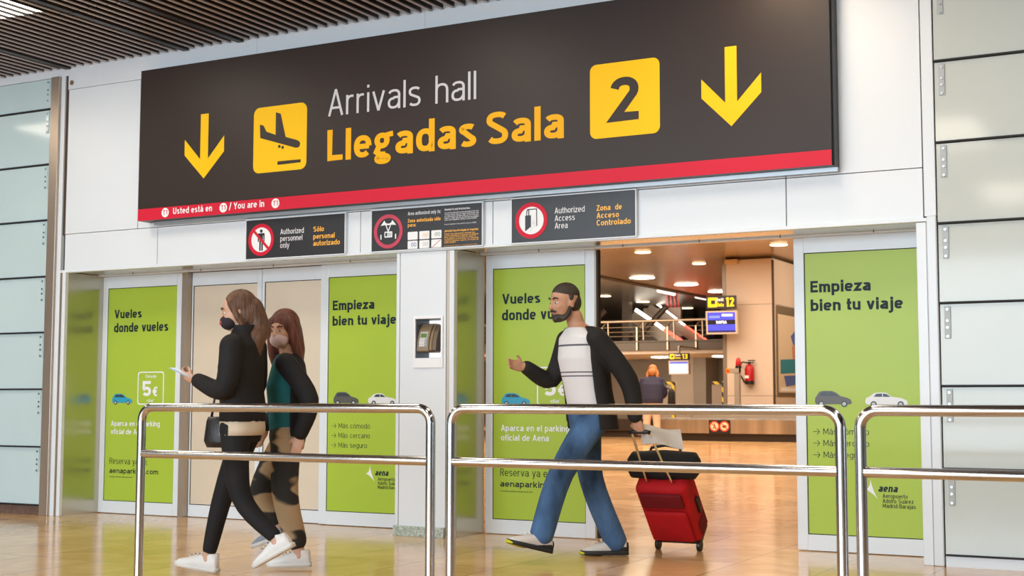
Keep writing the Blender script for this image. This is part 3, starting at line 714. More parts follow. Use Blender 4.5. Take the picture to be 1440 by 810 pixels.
# ------------------------------------------------------------------ WALL PHONE in the pillar niche
t = thing('wall_phone', 'beige card reader phone in a white framed niche on the pillar', 'phone', (-5.498, .2, 1.349))
mb = MB(); pz0, pz1, px0, px1 = 1.275, 1.672, -5.628, -5.366
mb.box(px0, NX0, -.012, -.001, pz0, pz1, .002).box(NX1, px1, -.012, -.001, pz0, pz1, .002).box(NX0, NX1, -.012, -.001, pz0, NZ0, .002).box(NX0, NX1, -.012, -.001, NZ1, pz1, .002)
mb.build('frame_plate', WHT, t)
mb = MB().box(NX0+.0005, NX0+.003, .0, .2, NZ0+.0005, NZ1-.0005).box(NX1-.003, NX1-.0005, 0, .2, NZ0+.0005, NZ1-.0005).box(NX0+.004, NX1-.004, 0, .2, NZ0+.0005, NZ0+.003).box(NX0+.004, NX1-.004, 0, .2, NZ1-.003, NZ1-.0005)
mb.build('niche_lining', mat('niche_grey_blue', (.10, .13, .17), .4), t)
MB().box(NX0, NX1, .19, .2, NZ0, NZ1).build('niche_back', mat('niche_back_glow', (1, 1, 1), .5, emit=.9), t)  # emission put into the panel to stand in for brightness behind the niche
BEIGE = mat('phone_beige_brown', (.27, .19, .115), .45)
prof = [(.18, 1.395), (.02, 1.395), (.004, 1.405), (.010, 1.48), (.037, 1.56), (.077, 1.612), (.11, 1.618), (.18, 1.618)]
body_ = MB().prism([(-5.606, y, z) for y, z in prof], (.102, 0, 0)).build('phone_body', BEIGE, t)
prof2 = [(.12, 1.40), (.030, 1.40), (.012, 1.41), (.020, 1.48), (.048, 1.55), (.086, 1.605), (.12, 1.605)]
MB().prism([(-5.502, y, z) for y, z in prof2], (.022, 0, 0)).build('handset_cradle', BEIGE, t)
MB().prism([(-5.472, y-.004, z) for y, z in prof2], (.034, 0, 0)).build('handset', mat('handset_brown', (.17, .115, .07), .45), t)
# sloped keypad face: lies on the front face between (.012,1.405)-(.045,1.56)
def onface(x, s):  # s = height
    if s < 1.48: f = (s-1.405)/.075; return Vector((x, .004+f*.006, s))
    f = (s-1.48)/.08; return Vector((x, .010+f*.027, s))
def facequad(name, xa, xb, za, zb, m, off, par):
    mb = MB(); q = [onface(xa, za), onface(xb, za), onface(xb, zb), onface(xa, zb)]
    if za < 1.48 < zb:
        mb.quad(*[v-Vector((0, off, 0)) for v in (onface(xa, za), onface(xb, za), onface(xb, 1.48), onface(xa, 1.48))])
        mb.quad(*[v-Vector((0, off, 0)) for v in (onface(xa, 1.48), onface(xb, 1.48), onface(xb, zb), onface(xa, zb))])
    else: mb.prism([v-Vector((0, off, 0)) for v in q], (0, off*.8, 0))
    return mb.build(name, m, par)
kp = facequad('control_panel', -5.588, -5.520, 1.437, 1.552, mat('panel_silver', (.5, .48, .46), .4), .002, t)
facequad('display', -5.580, -5.528, 1.508, 1.538, mat('lcd_green', (.10, .22, .05), .3), .004, kp)
for r in range(4):
    for c in range(4):
        xa = -5.585+c*.0158; za = 1.486-r*.0155
        if za < 1.48 < za+.011: za = 1.4685
        facequad('key', xa, xa+.0115, za, za+.011, mat('key_grey', (.30, .36, .42), .4) if c == 3 else mat('key_white', (.72, .72, .70), .4), .004, kp)

# ------------------------------------------------------------------ BARRIERS
def bend(cx, cz, y, r, a0, a1, n=10): return [(cx+r*math.cos(a0+(a1-a0)*i/n), y, cz+r*math.sin(a0+(a1-a0)*i/n)) for i in range(n+1)]
def barrier(label, x0, x1):
    y, zt, zm, r, R_ = -3.0, .984, .722, .0245, .075
    t = thing('crowd_barrier', label, 'barrier', ((x0+x1)/2, y, 0), 'steel tube barriers in front of the doors')
    pts = [(x0, y, .012), (x0, y, zt-R_-.001)] + bend(x0+R_, zt-R_, y, R_, PI, PI/2) + bend(x1-R_, zt-R_, y, R_, PI/2, 0) + [(x1, y, zt-R_-.001), (x1, y, .012)]
    MB().sweep(pts, r, 24).build('frame_tube', STEEL, t, smooth='angle')
    MB().sweep([(x0+.015, y, zm), (x1-.015, y, zm)], .0235, 24).build('middle_rail', STEEL, t, smooth='angle')
    for x in (x0, x1): MB().cyl((x, y, .0), (x, y, .012), .032, seg=32).build('floor_flange', STEEL, t, smooth='angle')
xa = -5.550
barrier('leftmost polished steel tube barrier, two women walking behind it', xa, atY(605, 700, -3).x+.0)
barrier('middle polished steel tube barrier, man with suitcase walking behind it', atY(634, 700, -3).x, atY(1184, 720, -3).x)
barrier('rightmost polished steel tube barrier, cut off by the right edge', atY(1212, 720, -3).x, .35)

# ------------------------------------------------------------------ CEILING LIGHT (louvred, top left) and one over the sign
def ceiling_light(label, x0, x1, y0, y1):
    t = thing('ceiling_light', label, 'ceiling light', ((x0+x1)/2, (y0+y1)/2, 4.05), 'louvred ceiling lamps')
    MB().box(x0-.02, x1+.02, y0-.02, y1+.02, 4.135, 4.16).build('housing', VOID, t)
    n = int(round((x1-x0)/.1))
    GLOW = mat('lamp_glow', (1, .93, .82), .5, emit=5)
    mb = MB()
    for i in range(n+1): mb.box(x0+i*.1-.008, x0+i*.1+.008, y0-.01, y1+.01, 4.036, 4.13)
    mb.build('louvre', VOID, t)
    for i in range(n):
        a = x0+i*.1+.012
        MB().box(a, a+.076, y0, y1, 4.04, 4.13, .03, 4).build('lamp_strip', GLOW, t, smooth=True)
    return t
ceiling_light('bright louvred lamp between the ceiling slats, top left corner', LAMP[0], LAMP[1], LAMP[2], LAMP[3])
# ------------------------------------------------------------------ BAGGAGE HALL beyond the doorway
HC = 5.1
WOODC = mat('bronze_ceiling_strip', (.58, .40, .23), .22, metal=.4, noise=.12, nscale=1.5, stretch=(.15, 1, 1))
DKEDGE = mat('dark_ceiling_edge', (.06, .035, .02), .5)
HWALL = mat('hall_beige_panel', (.68, .57, .48), .4, noise=.03, nscale=1)
HGREY = mat('hall_dark_grey_wall', (.22, .19, .165), .5, noise=.06, nscale=1)
HGREY2 = mat('hall_grey_pillar', (.33, .28, .24), .45)
mb = MB(); y = .6
while y < 45.5:
    mb.box(-18.4, 6, y+.006, y+.294, HC, HC+.05); y += .3
struct(mb.build('ceiling_hall', WOODC))
struct(MB().box(-18.45, 8, .5, 60, HC+.06, HC+.2).build('ceiling_hall', VOID))
struct(MB().box(-18.75, -18.4, .5, 46, HC-.03, HC+.55).build('trim_22', DKEDGE))
# shell of the hall
struct(MB().box(-45, 8, 60, 60.2, 0, 12).build('wall_back', mat('far_wall_grey', (.16, .14, .12), .5, noise=.2, nscale=.4)))
struct(MB().box(-45.2, -45, 0, 60, 0, 12).build('wall_hall_left', HGREY))
struct(MB().box(7.8, 8, .5, 60, 0, HC).build('wall_hall_right', HWALL))
mb = MB(); y = .6
while y < 59.5:
    mb.box(-45, -18.76, y+.012, y+.388, 5.45, 5.5); y += .4
struct(mb.build('ceiling_atrium', mat('atrium_ceiling_strip', (.42, .36, .30), .25, metal=.6, noise=.15, nscale=1)))
struct(MB().box(-45, -18.5, 0, 60, 5.52, 5.7).build('ceiling_atrium', VOID))
struct(MB().box(-45, -14, .3, .5, 0, 12).build('wall_hall_front', HGREY))
struct(MB().box(-1.7, 8, .5, .7, 0, HC).build('wall_hall_front', HWALL))
struct(MB().box(-14, 8, .505, .6, 2.2, HC+.1).build('wall_hall_over', HWALL))
# lower back wall and pillars under the walkway
struct(MB().box(-45, -12.9, 47.0, 47.3, 0, 2.86).build('wall_lower', HGREY))
for xa_, xb_, m_ in ((-21.55, -20.55, HGREY2), (-20.54, -20.0, HGREY)):
    struct(MB().box(xa_, xb_, 45.4, 46.9, 0, 2.86).build('wall_column', m_))

def downlight(x, y, z, r, label, m):
    t = thing('downlight', label, 'downlight', (x, y, z), 'round lights in the baggage hall ceiling')
    MB().cyl((x, y, z-.03), (x, y, z-.004), r, r*1.05, seg=28).build('lens', m, t, smooth='angle')
    MB().cyl((x, y, z-.012), (x, y, z), r*1.12, seg=28).build('trim_ring', mat('ring_white', (.7, .6, .5), .4), t, smooth='angle')
LBIG = mat('downlight_lens', (1, .90, .74), .4, emit=9); LSM = mat('downlight_lens_small', (1, .78, .46), .4, emit=5)
for px, py, r, m_, lb in ((903, 390, .40, LBIG, 'large bright round downlight, first of the row along the ceiling edge'), (965, 399.5, .40, LBIG, 'large bright round downlight, middle of the row along the ceiling edge'),
                          (1010, 409.5, .36, LBIG, 'large bright round downlight just above the belt twelve sign'), (904, 354, .21, LSM, 'small amber downlight at the upper left of the doorway view'),
                          (983, 370, .19, LSM, 'small amber downlight left of the beige pillar top'), (1095, 343.5, .22, LSM, 'small bright downlight above the beige pillar')):
    p = atZ(px, py, HC); downlight(p.x, p.y, HC, r, lb, m_)
for px, py, r, lb in ((849.5, 416, .28, 'small amber downlight beyond the ceiling edge, at the doorway left side'), (904, 424, .28, 'small amber downlight beyond the ceiling edge, above the escalator'), (966, 433, .28, 'small amber downlight beyond the ceiling edge, beside the red glow')):
    p = atZ(px, py, 5.45); downlight(p.x, p.y, 5.45, r, lb, LSM)
for pa_, pb_, lb in (((926, 405.5), (948, 410.5), 'long white lamp beyond the ceiling edge, above the escalator'), ((979, 414), (998, 418), 'long white lamp beyond the ceiling edge, left of the belt twelve sign')):
    p, q = atZ(*pa_, 5.45), atZ(*pb_, 5.45)
    t = thing('strip_lamp', lb, 'lamp', ((p.x+q.x)/2, (p.y+q.y)/2, 5.4), 'long lamps beyond the ceiling edge')
    p.z = q.z = 5.36
    MB().cyl(p.lerp(q, .5), p.lerp(q, .5)+Vector((0, 0, .09)), .05, seg=10).build('mount', HGREY, t)
    MB().sweep([p, q], .075, 10).build('tube', mat('strip_lamp_glow', (1, .92, .85), .4, emit=1.3), t, smooth='angle')
p, q, r_, s_ = atZ(937, 412, 5.43), atZ(953, 412, 5.43), atZ(956, 434, 5.43), atZ(937, 434, 5.43)  # glowing patch and bars painted for a red reflection in the ceiling
t = thing('painted_red_reflection', 'red glowing light panel in the ceiling above the escalator', 'light panel', (p.x, p.y, 5.43))  # no light panel here: a glowing patch painted for a red reflection
MB().prism([p, q, r_, s_], (0, 0, .02)).build('panel', mat('red_reflection_glow', (.55, .06, .045), .4, emit=.8), t)  # the glowing patch of the painted reflection
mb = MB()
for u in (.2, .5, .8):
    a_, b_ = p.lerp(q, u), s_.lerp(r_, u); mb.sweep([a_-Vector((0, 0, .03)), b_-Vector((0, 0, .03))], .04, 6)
mb.build('reflection_bars', mat('red_reflection_bars', (.10, .02, .02), .4), t)

# steel walkway crossing the hall
BEAM = mat('walkway_dark_steel', (.085, .06, .045), .45); RAILM = mat('walkway_rail_metal', (.42, .34, .27), .35, metal=.8)
t = thing('walkway', 'dark steel walkway crossing the baggage hall with metal handrail', 'walkway', (-20, 40, 2.86))
wz0, wz1 = 2.92, 3.36
MB().box(-34, -14.2, 40, 40.25, wz0+.06, wz1, .01).box(-34, -14.2, 39.9, 40.3, wz1-.05, wz1).build('edge_beam', BEAM, t)
MB().box(-34, -14.2, 40.25, 46.8, 2.86, 2.98).build('soffit', HWALL, t)
MB().box(-34, -14.2, 40.05, 40.2, 3.02, 3.12).build('lower_beam', BEAM, t)
MB().sweep([(-34, 40, 4.13), (-14.2, 40, 4.13)], .055, 12).build('handrail', RAILM, t, smooth='angle')
for px in (848, 897, 940, 980):
    x = atY(px, 470, 40).x
    m = MB().box(x-.05, x+.01, 39.93, 39.99, 3.0, 3.9)
    m.sweep([(x-.02, 39.96, 3.9), (x+.22, 40, 4.16), (x+.24, 40, 3.4)], .035, 8)
    m.build('rail_post', RAILM, t, smooth='angle')
mb = MB()
for z in (3.55, 3.72, 3.90): mb.sweep([(-34, 40, z), (-14.2, 40, z)], .012, 6)
mb.build('rail_wires', RAILM, t)
p = atY(882, 440, 46.5)
MB().box(p.x-.16, p.x+.16, 46.3, 46.7, 2.98, 5.45).build('steel_column', BEAM, t)
for a_, b_ in (((937, 431), (884, 490)), ((852, 436), (800, 490))):
    p, q = atY(*a_, 45.5), atY(*b_, 45.5); f_ = (q.z-3.0)/(p.z-q.z); q = q+(q-p)*f_
    MB().sweep([p, q], .13, 8).build('diagonal_brace', BEAM, t)
for px, lb in ((930, 'oval lit lamp under the walkway, left of the belt thirteen sign'), (1016, 'oval lit lamp under the walkway, beside the beige pillar')):
    p = atZ(px, 504.5, 2.86) if False else atY(px, 503.5, 43.0)
    t = thing('soffit_lamp', lb, 'lamp', (p.x, p.y, p.z), 'lamps under the walkway')
    MB().ball((p.x, p.y, 2.82), (.42, .42, .035)).build('lens', LBIG, t, smooth=True)
    MB().cyl((p.x, p.y, 2.835), (p.x, p.y, 2.86), .45, seg=28).build('rim', HWALL, t, smooth='angle')

# escalator behind the walkway
t = thing('escalator', 'escalator behind the walkway with lit white handrail strips', 'escalator', (-23, 48, 0))
A0, A1 = Vector((-24.3, 48, 5.15)), Vector((-21.0, 48, 2.95))
d = (A1-A0).normalized(); nrm = Vector((-d.z, 0, d.x)) if d.x > 0 else Vector((d.z, 0, -d.x))
if nrm.z < 0: nrm = -nrm
def slab(name, off, hh, yy, th, m, par, a=A0, b=A1):
    o_ = nrm*off; q = nrm*hh
    return MB().prism([a+o_+Vector((0, yy, 0)), b+o_+Vector((0, yy, 0)), b+o_+q+Vector((0, yy, 0)), a+o_+q+Vector((0, yy, 0))], (0, th, 0)).build(name, m, par)
LSTRIP = mat('escalator_light', (1, .95, .82), .4, emit=4); LRED = mat('escalator_red_light', (1, .10, .06), .4, emit=3)
sp = A0.lerp(A1, .78)
slab('balustrade', -.55, .5, 0, .1, mat('balustrade_grey', (.36, .33, .30), .3, metal=.3), t)
slab('handrail', -.05, .14, -.02, .12, LSTRIP, t, A0, A0.lerp(A1, .42)); slab('red_handrail', -.05, .14, -.02, .12, LRED, t, A0.lerp(A1, .42), A1)
slab('truss', -1.1, .5, 0, 1.2, mat('truss_grey', (.22, .20, .18), .4), t)
slab('far_handrail', .45, .07, 1.2, .12, LSTRIP, t, A0+Vector((.2, 0, 0)), A0.lerp(A1, .5)); slab('far_red_handrail', .45, .07, 1.2, .12, LRED, t, A0.lerp(A1, .5), A1)
slab('far_balustrade', .05, .36, 1.25, .08, mat('balustrade_grey2', (.45, .38, .30), .3), t)
p, q = atY(905, 485, 50), atY(957, 432, 50)
MB().box(p.x, q.x, 50, 50.2, 0, q.z).build('beige_backing', HWALL, t)
MB().box(-21.6, -21.2, 48.2, 49.0, 0, 2.6).build('support', HGREY, t)
p = atY(967, 450, 58.2)
tag(MB().box(p.x-.55, p.x+.32, 58.2, 58.7, 0, 5.44).build('dark_shaft', mat('shaft_dark', (.05, .042, .036), .5), at=(p.x, 51.7, 0)), 'tall dark lift shaft behind the walkway, left of the beige pillar', 'lift shaft')
p = atY(991, 450, 58.2)
tag(MB().box(p.x-.3, p.x+.25, 58.2, 58.5, 0, 5.44).build('glass_shaft', mat('shaft_glass', (.20, .25, .28), .15), at=(p.x, 51.6, 0)), 'blue grey glass shaft behind the walkway beside the screen', 'lift shaft')
# beige pillar with poster side
PX0, PX1, PY0, PY1 = -12.95, -11.57, 28.0, 31.0
mb = MB()
mb.box(PX0, PX1-.02, PY0, PY1, 0, 1.18).box(PX0, PX1-.02, PY0, PY1, 1.19, 3.74).box(PX0, PX1-.02, PY0, PY1, 3.75, 5.02)
struct(mb.build('wall_hall_pillar', HWALL))
struct(MB().box(PX0+.02, PX1-.04, PY0+.02, PY1-.02, 0, HC).build('wall_pillar_core', DKEDGE))
struct(MB().box(PX1-.05, PX1+.0, PY0-.005, PY0+.06, 0, 4.98).build('trim_23', DKEDGE))
struct(MB().box(PX0-.12, PX0-.005, PY0, PY0+.25, 0, HC).build('trim_24', mat('pillar_grey_side', (.30, .26, .22), .35, metal=.4)))
MB2 = MB().box(PX0+.02, PX0+.38, PY0-.18, PY0, 4.9, 5.03, .01)
tag(MB2.build('exit_light', mat('exit_light_beige', (.7, .50, .25), .4), at=(PX0+.2, PY0-.09, 4.9)), 'small beige box light at the top left of the beige pillar', 'light')
PT = thing('pillar_poster', 'tall poster with blue figures on the pillar side facing the doorway', 'poster', (PX1+.01, 29.5, 1.2))
MB().box(PX1-.018, PX1+.012, 28.22, 30.95, 1.18, 3.72).build('frame', mat('poster_frame_bronze', (.28, .22, .15), .4, metal=.4), PT)
MB().box(PX1+.0121, PX1+.016, 28.32, 30.85, 1.28, 3.48).build('sheet', mat('poster_sheet', (.74, .60, .44), .3), PT)
def pshape(name, pts, m, o):   # shapes on the x = const sheet, pts (y, z)
    MB().prism([(PX1+.0165+o, y_, z_) for y_, z_ in pts], (.001, 0, 0)).build(name, m, PT)
BLU = print_mat('poster_blue', '5a6fb0'); TEAL = print_mat('poster_teal', '3f8a9c'); PSK = print_mat('poster_skin', 'cf8f6a')
pshape('blue_shape', [(29.5, 2.9), (29.9, 3.05), (30.2, 3.35), (30.5, 3.2), (30.3, 2.8), (29.8, 2.6)], BLU, 0)
pshape('skin_shape', [(29.6, 2.6), (30.2, 2.75), (30.4, 2.2), (30.0, 1.9), (29.7, 2.2)], PSK, .001)
pshape('teal_shape', [(28.5, 2.2), (29.9, 2.25), (29.9, 1.85), (28.5, 1.80)], TEAL, .002)
pshape('trolley_shape', [(28.8, 1.75), (30.6, 1.80), (30.5, 1.55), (29.0, 1.45)], BLU, .003)
pshape('white_shape', [(28.5, 1.43), (30.7, 1.40), (30.7, 1.32), (28.5, 1.32)], WHT, .002)
# emergency stop post with beacon
GP = mat('post_grey_beige', (.36, .31, .26), .4, metal=.3)
p = atY(1037, 560, 26.9)
t = thing('stop_post', 'grey post with red beacon and yellow emergency button beside the carousel', 'post', (p.x, 26.9, .0))
MB().box(p.x-.06, p.x+.08, 26.82, 26.98, 0, 1.93, .01).build('post', GP, t)
MB().box(p.x-.24, p.x+.08, 26.80, 27.0, 1.80, 1.93, .01).build('arm', GP, t)
MB().box(p.x-.27, p.x-.17, 26.77, 26.80, 1.79, 1.93, .005).build('button_plate', print_mat('orange_box', 'e8901c'), t)
MB().cyl((p.x-.22, 26.74, 1.86), (p.x-.22, 26.77, 1.86), .03).build('stop_button', print_mat('stop_red', 'c8202a'), t, smooth='angle')
MB().cyl((p.x+.04, 26.9, 1.93), (p.x+.04, 26.9, 1.99), .085).build('beacon_base', BLACK, t, smooth='angle')
MB().sweep([(p.x+.04, 26.9, 1.99), (p.x+.04, 26.9, 2.13), (p.x+.04, 26.9, 2.20), (p.x+.04, 26.9, 2.22)], [.075, .07, .05, .02], 16).build('beacon', print_mat('beacon_red', 'c01f28'), t, smooth=True)
# fire extinguisher on the pillar
EX = atY(1054, 525, 27.86); ex, ey = EX.x, 27.86
FR = print_mat('extinguisher_red', 'b3121f')
t = thing('fire_extinguisher', 'red fire extinguisher hanging on the beige pillar', 'fire extinguisher', (ex, ey, 1.5))
MB().sweep([(ex, ey, 1.52), (ex, ey, 1.60), (ex, ey, 1.93), (ex, ey, 2.02), (ex, ey, 2.06)], [.125, .13, .13, .10, .05], 24).build('cylinder', FR, t, smooth=True)
MB().cyl((ex, ey, 1.50), (ex, ey, 1.60), .132).build('base_ring', BLACK, t, smooth='angle')
MB().box(ex-.10, ex+.02, ey-.133, ey-.12, 1.67, 1.75).build('label_plate', WHT, t)
MB().cyl((ex, ey, 2.06), (ex, ey, 2.13), .04).build('valve', BLACK, t, smooth='angle')
MB().box(ex-.04, ex+.16, ey-.02, ey+.02, 2.15, 2.18).box(ex-.02, ex+.13, ey-.02, ey+.02, 2.10, 2.125).build('lever', BLACK, t)
MB().sweep([(ex-.03, ey, 2.10), (ex-.2, ey, 2.13), (ex-.30, ey, 2.0), (ex-.29, ey, 1.8), (ex-.18, ey, 1.62), (ex-.15, ey, 1.55)], .022, 8).build('hose', BLACK, t, smooth=True)
MB().box(ex-.05, ex+.05, ey+.1, 28.0, 1.85, 1.95).build('wall_bracket', BLACK, t)

# baggage carousel
def loopline(x0, x1, y0, y1, r, n=10):
    out = []
    for cx, cy, a in ((x1-r, y1-r, 0), (x0+r, y1-r, PI/2), (x0+r, y0+r, PI), (x1-r, y0+r, 1.5*PI)):
        out += [(cx+r*math.cos(a+PI/2*k/n), cy+r*math.sin(a+PI/2*k/n)) for k in range(n+1)]
    return out
t = thing('baggage_carousel', 'low steel baggage carousel with grey belt and dark plinth', 'baggage carousel', (-9, 26, 0))
CS = mat('carousel_steel', (.62, .52, .42), .28, metal=.85, noise=.35, nscale=2.5, stretch=(1, .3, .02))
cx0, cx1, cy0, cy1 = -14.2, -4, 25.0, 26.6
def extr(lp, z0, z1, inner=None):
    mb = MB(); mb.prism([(x, y, z0) for x, y in lp], (0, 0, z1-z0)); return mb
extr(loopline(cx0, cx1, cy0, cy1, .75), .20, .55).build('side_panel', CS, t, smooth='angle')
extr(loopline(cx0+.12, cx1-.12, cy0+.12, cy1-.12, .65), 0, .20).build('plinth', mat('plinth_dark', (.03, .02, .015), .5), t, smooth='angle')
extr(loopline(cx0+.08, cx1-.08, cy0+.08, cy1-.08, .68), .55, .585).build('belt', mat('belt_grey', (.30, .28, .26), .5, noise=.3, nscale=6), t, smooth='angle')
extr(loopline(cx0+1.0, cx1-1.0, cy0+.6, cy1-.6, .18), .585, .68).build('island', GP, t, smooth='angle')
pa, pb = atY(997, 600, cy0-.005), atY(1027, 600, cy0-.005)
pl = MB().box(pa.x, pb.x, cy0-.02, cy0-.001, .20, .55).build('warning_plate', SIGNB, t)
for i, cx_ in enumerate((pa.x+.155, pb.x-.155)):
    z_ = .385
    r1 = flat('prohibition_ring', [circ(cx_, z_, .135), circ(cx_, z_, .105)], print_mat('ring_orange', 'e2402a'), pl, cy0-.0235)
    flat('ring_disc', [circ(cx_, z_, .108)], print_mat('disc_cream', 'f4d9b8'), pl, cy0-.0215)
    if i == 0: fig = [circ(cx_, z_+.06, .018, 12), [(cx_-.03, z_+.03), (cx_+.035, z_+.035), (cx_+.02, z_-.01), (cx_+.045, z_-.07), (cx_+.025, z_-.075), (cx_, z_-.025), (cx_-.035, z_-.075), (cx_-.05, z_-.06), (cx_-.012, z_)]]
    else: fig = [circ(cx_+.055, z_+.005, .018, 12), [(cx_-.06, z_+.01), (cx_+.02, z_+.04), (cx_+.04, z_+.0), (cx_+.02, z_-.02), (cx_+.05, z_-.05), (cx_, z_-.04), (cx_-.05, z_-.03)]]
    flat('figure', fig, SIGNB, pl, cy0-.0228)
    flat('bar', [[(cx_-.085, z_+.07), (cx_-.07, z_+.085), (cx_+.085, z_-.07), (cx_+.07, z_-.085)]], print_mat('ring_orange', 'e2402a'), r1, cy0-.0245)
# further low belt seen behind the standing woman
tag(MB().box(-19.5, -15.4, 27.6, 28.4, 0, .18).box(-19.5, -15.4, 27.5, 28.5, .18, .52, .02).build('baggage_belt', mat('belt_dark', (.05, .035, .028), .5), at=(-17.4, 28, 0)), 'low dark baggage belt behind the person in the hall', 'baggage belt')

# belt signs with screens
def belt_sign(label, num, city, x, y, z1, wd, hh, rz, screen, scr_w, scr_h, gap, tilt, hang_to):
    t = thing('belt_sign', label, 'belt sign', (x, y, z1-hh-gap-scr_h), 'baggage belt signs', rz)
    def loc(o): o.parent = t; return o
    bz = z1-hh-gap-scr_h
    h0 = hh
    b = MB().box(-wd/2, wd/2, -.06, .06, z1-hh-bz, z1-bz, .01).build('sign_box', SIGNB); b.parent = t
    def fl(name, loops, m, yy, par): o = flat(name, loops, m, None, yy) if False else None
    zc = z1-hh/2-bz
    mb = MB(); shape(mb, [rrect(-wd/2+.05, -wd/2+.05+hh*.72, zc-hh*.36, zc+hh*.36, .02), [(-wd/2+.05+hh*.24, zc-hh*.14), (-wd/2+.05+hh*.56, zc-hh*.14), (-wd/2+.05+hh*.56, zc+hh*.16), (-wd/2+.05+hh*.24, zc+hh*.16)]], y=-.0615)
    o = mb.build('pictogram', BYEL); o.parent = t
    for s_, zz, cap, m_ in (('Belt', zc+hh*.08, hh*.24, BWHT), ('Cinta', zc-hh*.32, hh*.27, BYEL)):
        mb = MB(); write(mb, s_, -wd*.17, zz, cap, wd*.26, .2, y=-.0615); o = mb.build('lettering', m_); o.parent = t
    mb = MB(); write(mb, num, wd*.17, zc-hh*.34, hh*.70, wd*.27, .2, y=-.0615); o = mb.build('number', BYEL); o.parent = t
    R_ = Matrix.Translation((0, 0, scr_h)) @ Matrix.Rotation(tilt, 4, 'X') @ Matrix.Translation((0, 0, -scr_h))
    m = MB().box(-scr_w/2-.05, scr_w/2+.05, -.07, .10, -.05, scr_h+.04, .012); m.bm.transform(R_); o = m.build('monitor', HWALL if tilt else GP); o.parent = t
    def sbox(name, x0, x1, z0, z1_, m_, off, par=None):
        q = MB().box(x0, x1, -.072-off, -.0705-off+.0004, z0, z1_); q.bm.transform(R_); o = q.build(name, m_); o.parent = t; return o
    if screen == 'blue':
        sbox('screen', -scr_w/2, scr_w/2, 0, scr_h, mat('screen_blue', (.045, .055, .46), .4, emit=1.3), 0)
        sbox('screen_band', -scr_w/2, scr_w/2, scr_h*.40, scr_h*.62, mat('screen_dark', (.02, .02, .035), .3), .001)
        sbox('screen_band', -scr_w/2, scr_w/2, 0, scr_h*.10, mat('screen_navy', (.03, .03, .16), .3, emit=.5), .001)
        sbox('screen_banner', -scr_w*.44, -scr_w*.05, scr_h*.72, scr_h*.84, mat('screen_banner', (.16, .22, .8), .3, emit=1), .001)
        SW = mat('screen_white', (.9, .92, 1), .4, emit=1.6)
        for s_, xx, zz, cap, ww in ((city, -.05-.10, scr_h*.44, scr_h*.14, .30), ('UX1032', .02, scr_h*.80, scr_h*.11, .30)):
            if s_ == 'UX1032': 
                sbox('screen_line', xx, xx+ww, zz, zz+cap, SW, .001); continue
            q = MB(); write(q, s_, xx, zz, cap, ww, .22, y=-.0745); q.bm.transform(R_); o = q.build('city_name', SW); o.parent = t
    else:
        sbox('screen', -scr_w/2, scr_w/2, 0, scr_h, mat('screen_pale', (.42, .70, 1), .4, emit=2.2), 0)
        sbox('screen_band', -scr_w/2, scr_w/2, scr_h*.80, scr_h, mat('screen_violet', (.12, .12, .5), .3, emit=1), .001)
        sbox('screen_band', -scr_w/2, scr_w/2, scr_h*.24, scr_h*.30, mat('screen_grey', (.3, .33, .42), .3, emit=1), .001)
    if hang_to: 
        o = MB().cyl((0, 0, z1-bz), (0, 0, hang_to+.03-bz), .05).box(-.04, .04, -.04, 1.93, hang_to-bz, hang_to+.06-bz).box(-.05, .05, .08, .14, scr_h*.5, z1-bz).build('hanger', GP, smooth='angle')
    else:
        o = MB().box(-.05, .05, .1, .16, scr_h*.4, z1-bz-.05).box(.1, .2, .1, .60, z1-bz-hh*.8, z1-bz-hh*.5).build('hanger', GP)
    o.parent = t
BYEL = mat('lit_yellow', (1, .62, .0), .4, emit=.8); BWHT = mat('lit_white', (.9, .85, .75), .4, emit=.7)
c = atY(1014.5, 425, 27.4)
belt_sign('yellow and black belt 12 sign with blue screen on the beige pillar', '12', 'SOFIA', c.x, 27.4, c.z+.18, .84, .37, .12, 'blue', .78, .56, .09, .12, None)
c = atY(955, 502, 38.0)
belt_sign('yellow and black belt 13 sign with pale screen hanging from the walkway', '13', '', c.x, 38.0, c.z+.14, .78, .25, .05, 'pale', .68, .42, .06, .06, 3.004)

# hazard-striped partition panels
def hazmat():
    m = bpy.data.materials.new('hazard_stripes'); m.use_nodes = True; n = m.node_tree; b = n.nodes['Principled BSDF']
    tc_ = n.nodes.new('ShaderNodeTexCoord'); wv = n.nodes.new('ShaderNodeTexWave'); wv.bands_direction = 'DIAGONAL'; wv.inputs['Scale'].default_value = 1.6
    r = n.nodes.new('ShaderNodeValToRGB'); r.color_ramp.interpolation = 'CONSTANT'; r.color_ramp.elements[0].color = (.02, .02, .015, 1); r.color_ramp.elements[1].position = .5; r.color_ramp.elements[1].color = (.8, .62, .05, 1)
    n.links.new(tc_.outputs['Object'], wv.inputs[0]); n.links.new(wv.outputs['Fac'], r.inputs[0]); n.links.new(r.outputs[0], b.inputs['Base Color']); return m
HAZ = hazmat()
for pxa, pxb, lb in ((930, 950, 'grey partition with hazard striped top edge, left of the grey column'), (1001, 1021, 'grey partition with hazard striped edges beside the beige pillar')):
    a_, b_ = atY(pxa, 550, 42.5), atY(pxb-1, 550, 42.5)
    t = thing('hazard_partition', lb, 'partition', ((a_.x+b_.x)/2, 42.5, 0), 'hazard striped partitions')
    MB().box(a_.x, b_.x, 42.5, 42.6, 0, 1.70).build('panel', HGREY2, t)
    MB().box(a_.x, b_.x, 42.45, 42.62, 1.70, 1.82).box(b_.x-.13, b_.x, 42.45, 42.49, 0, 1.70).build('striped_edge', HAZ, t)
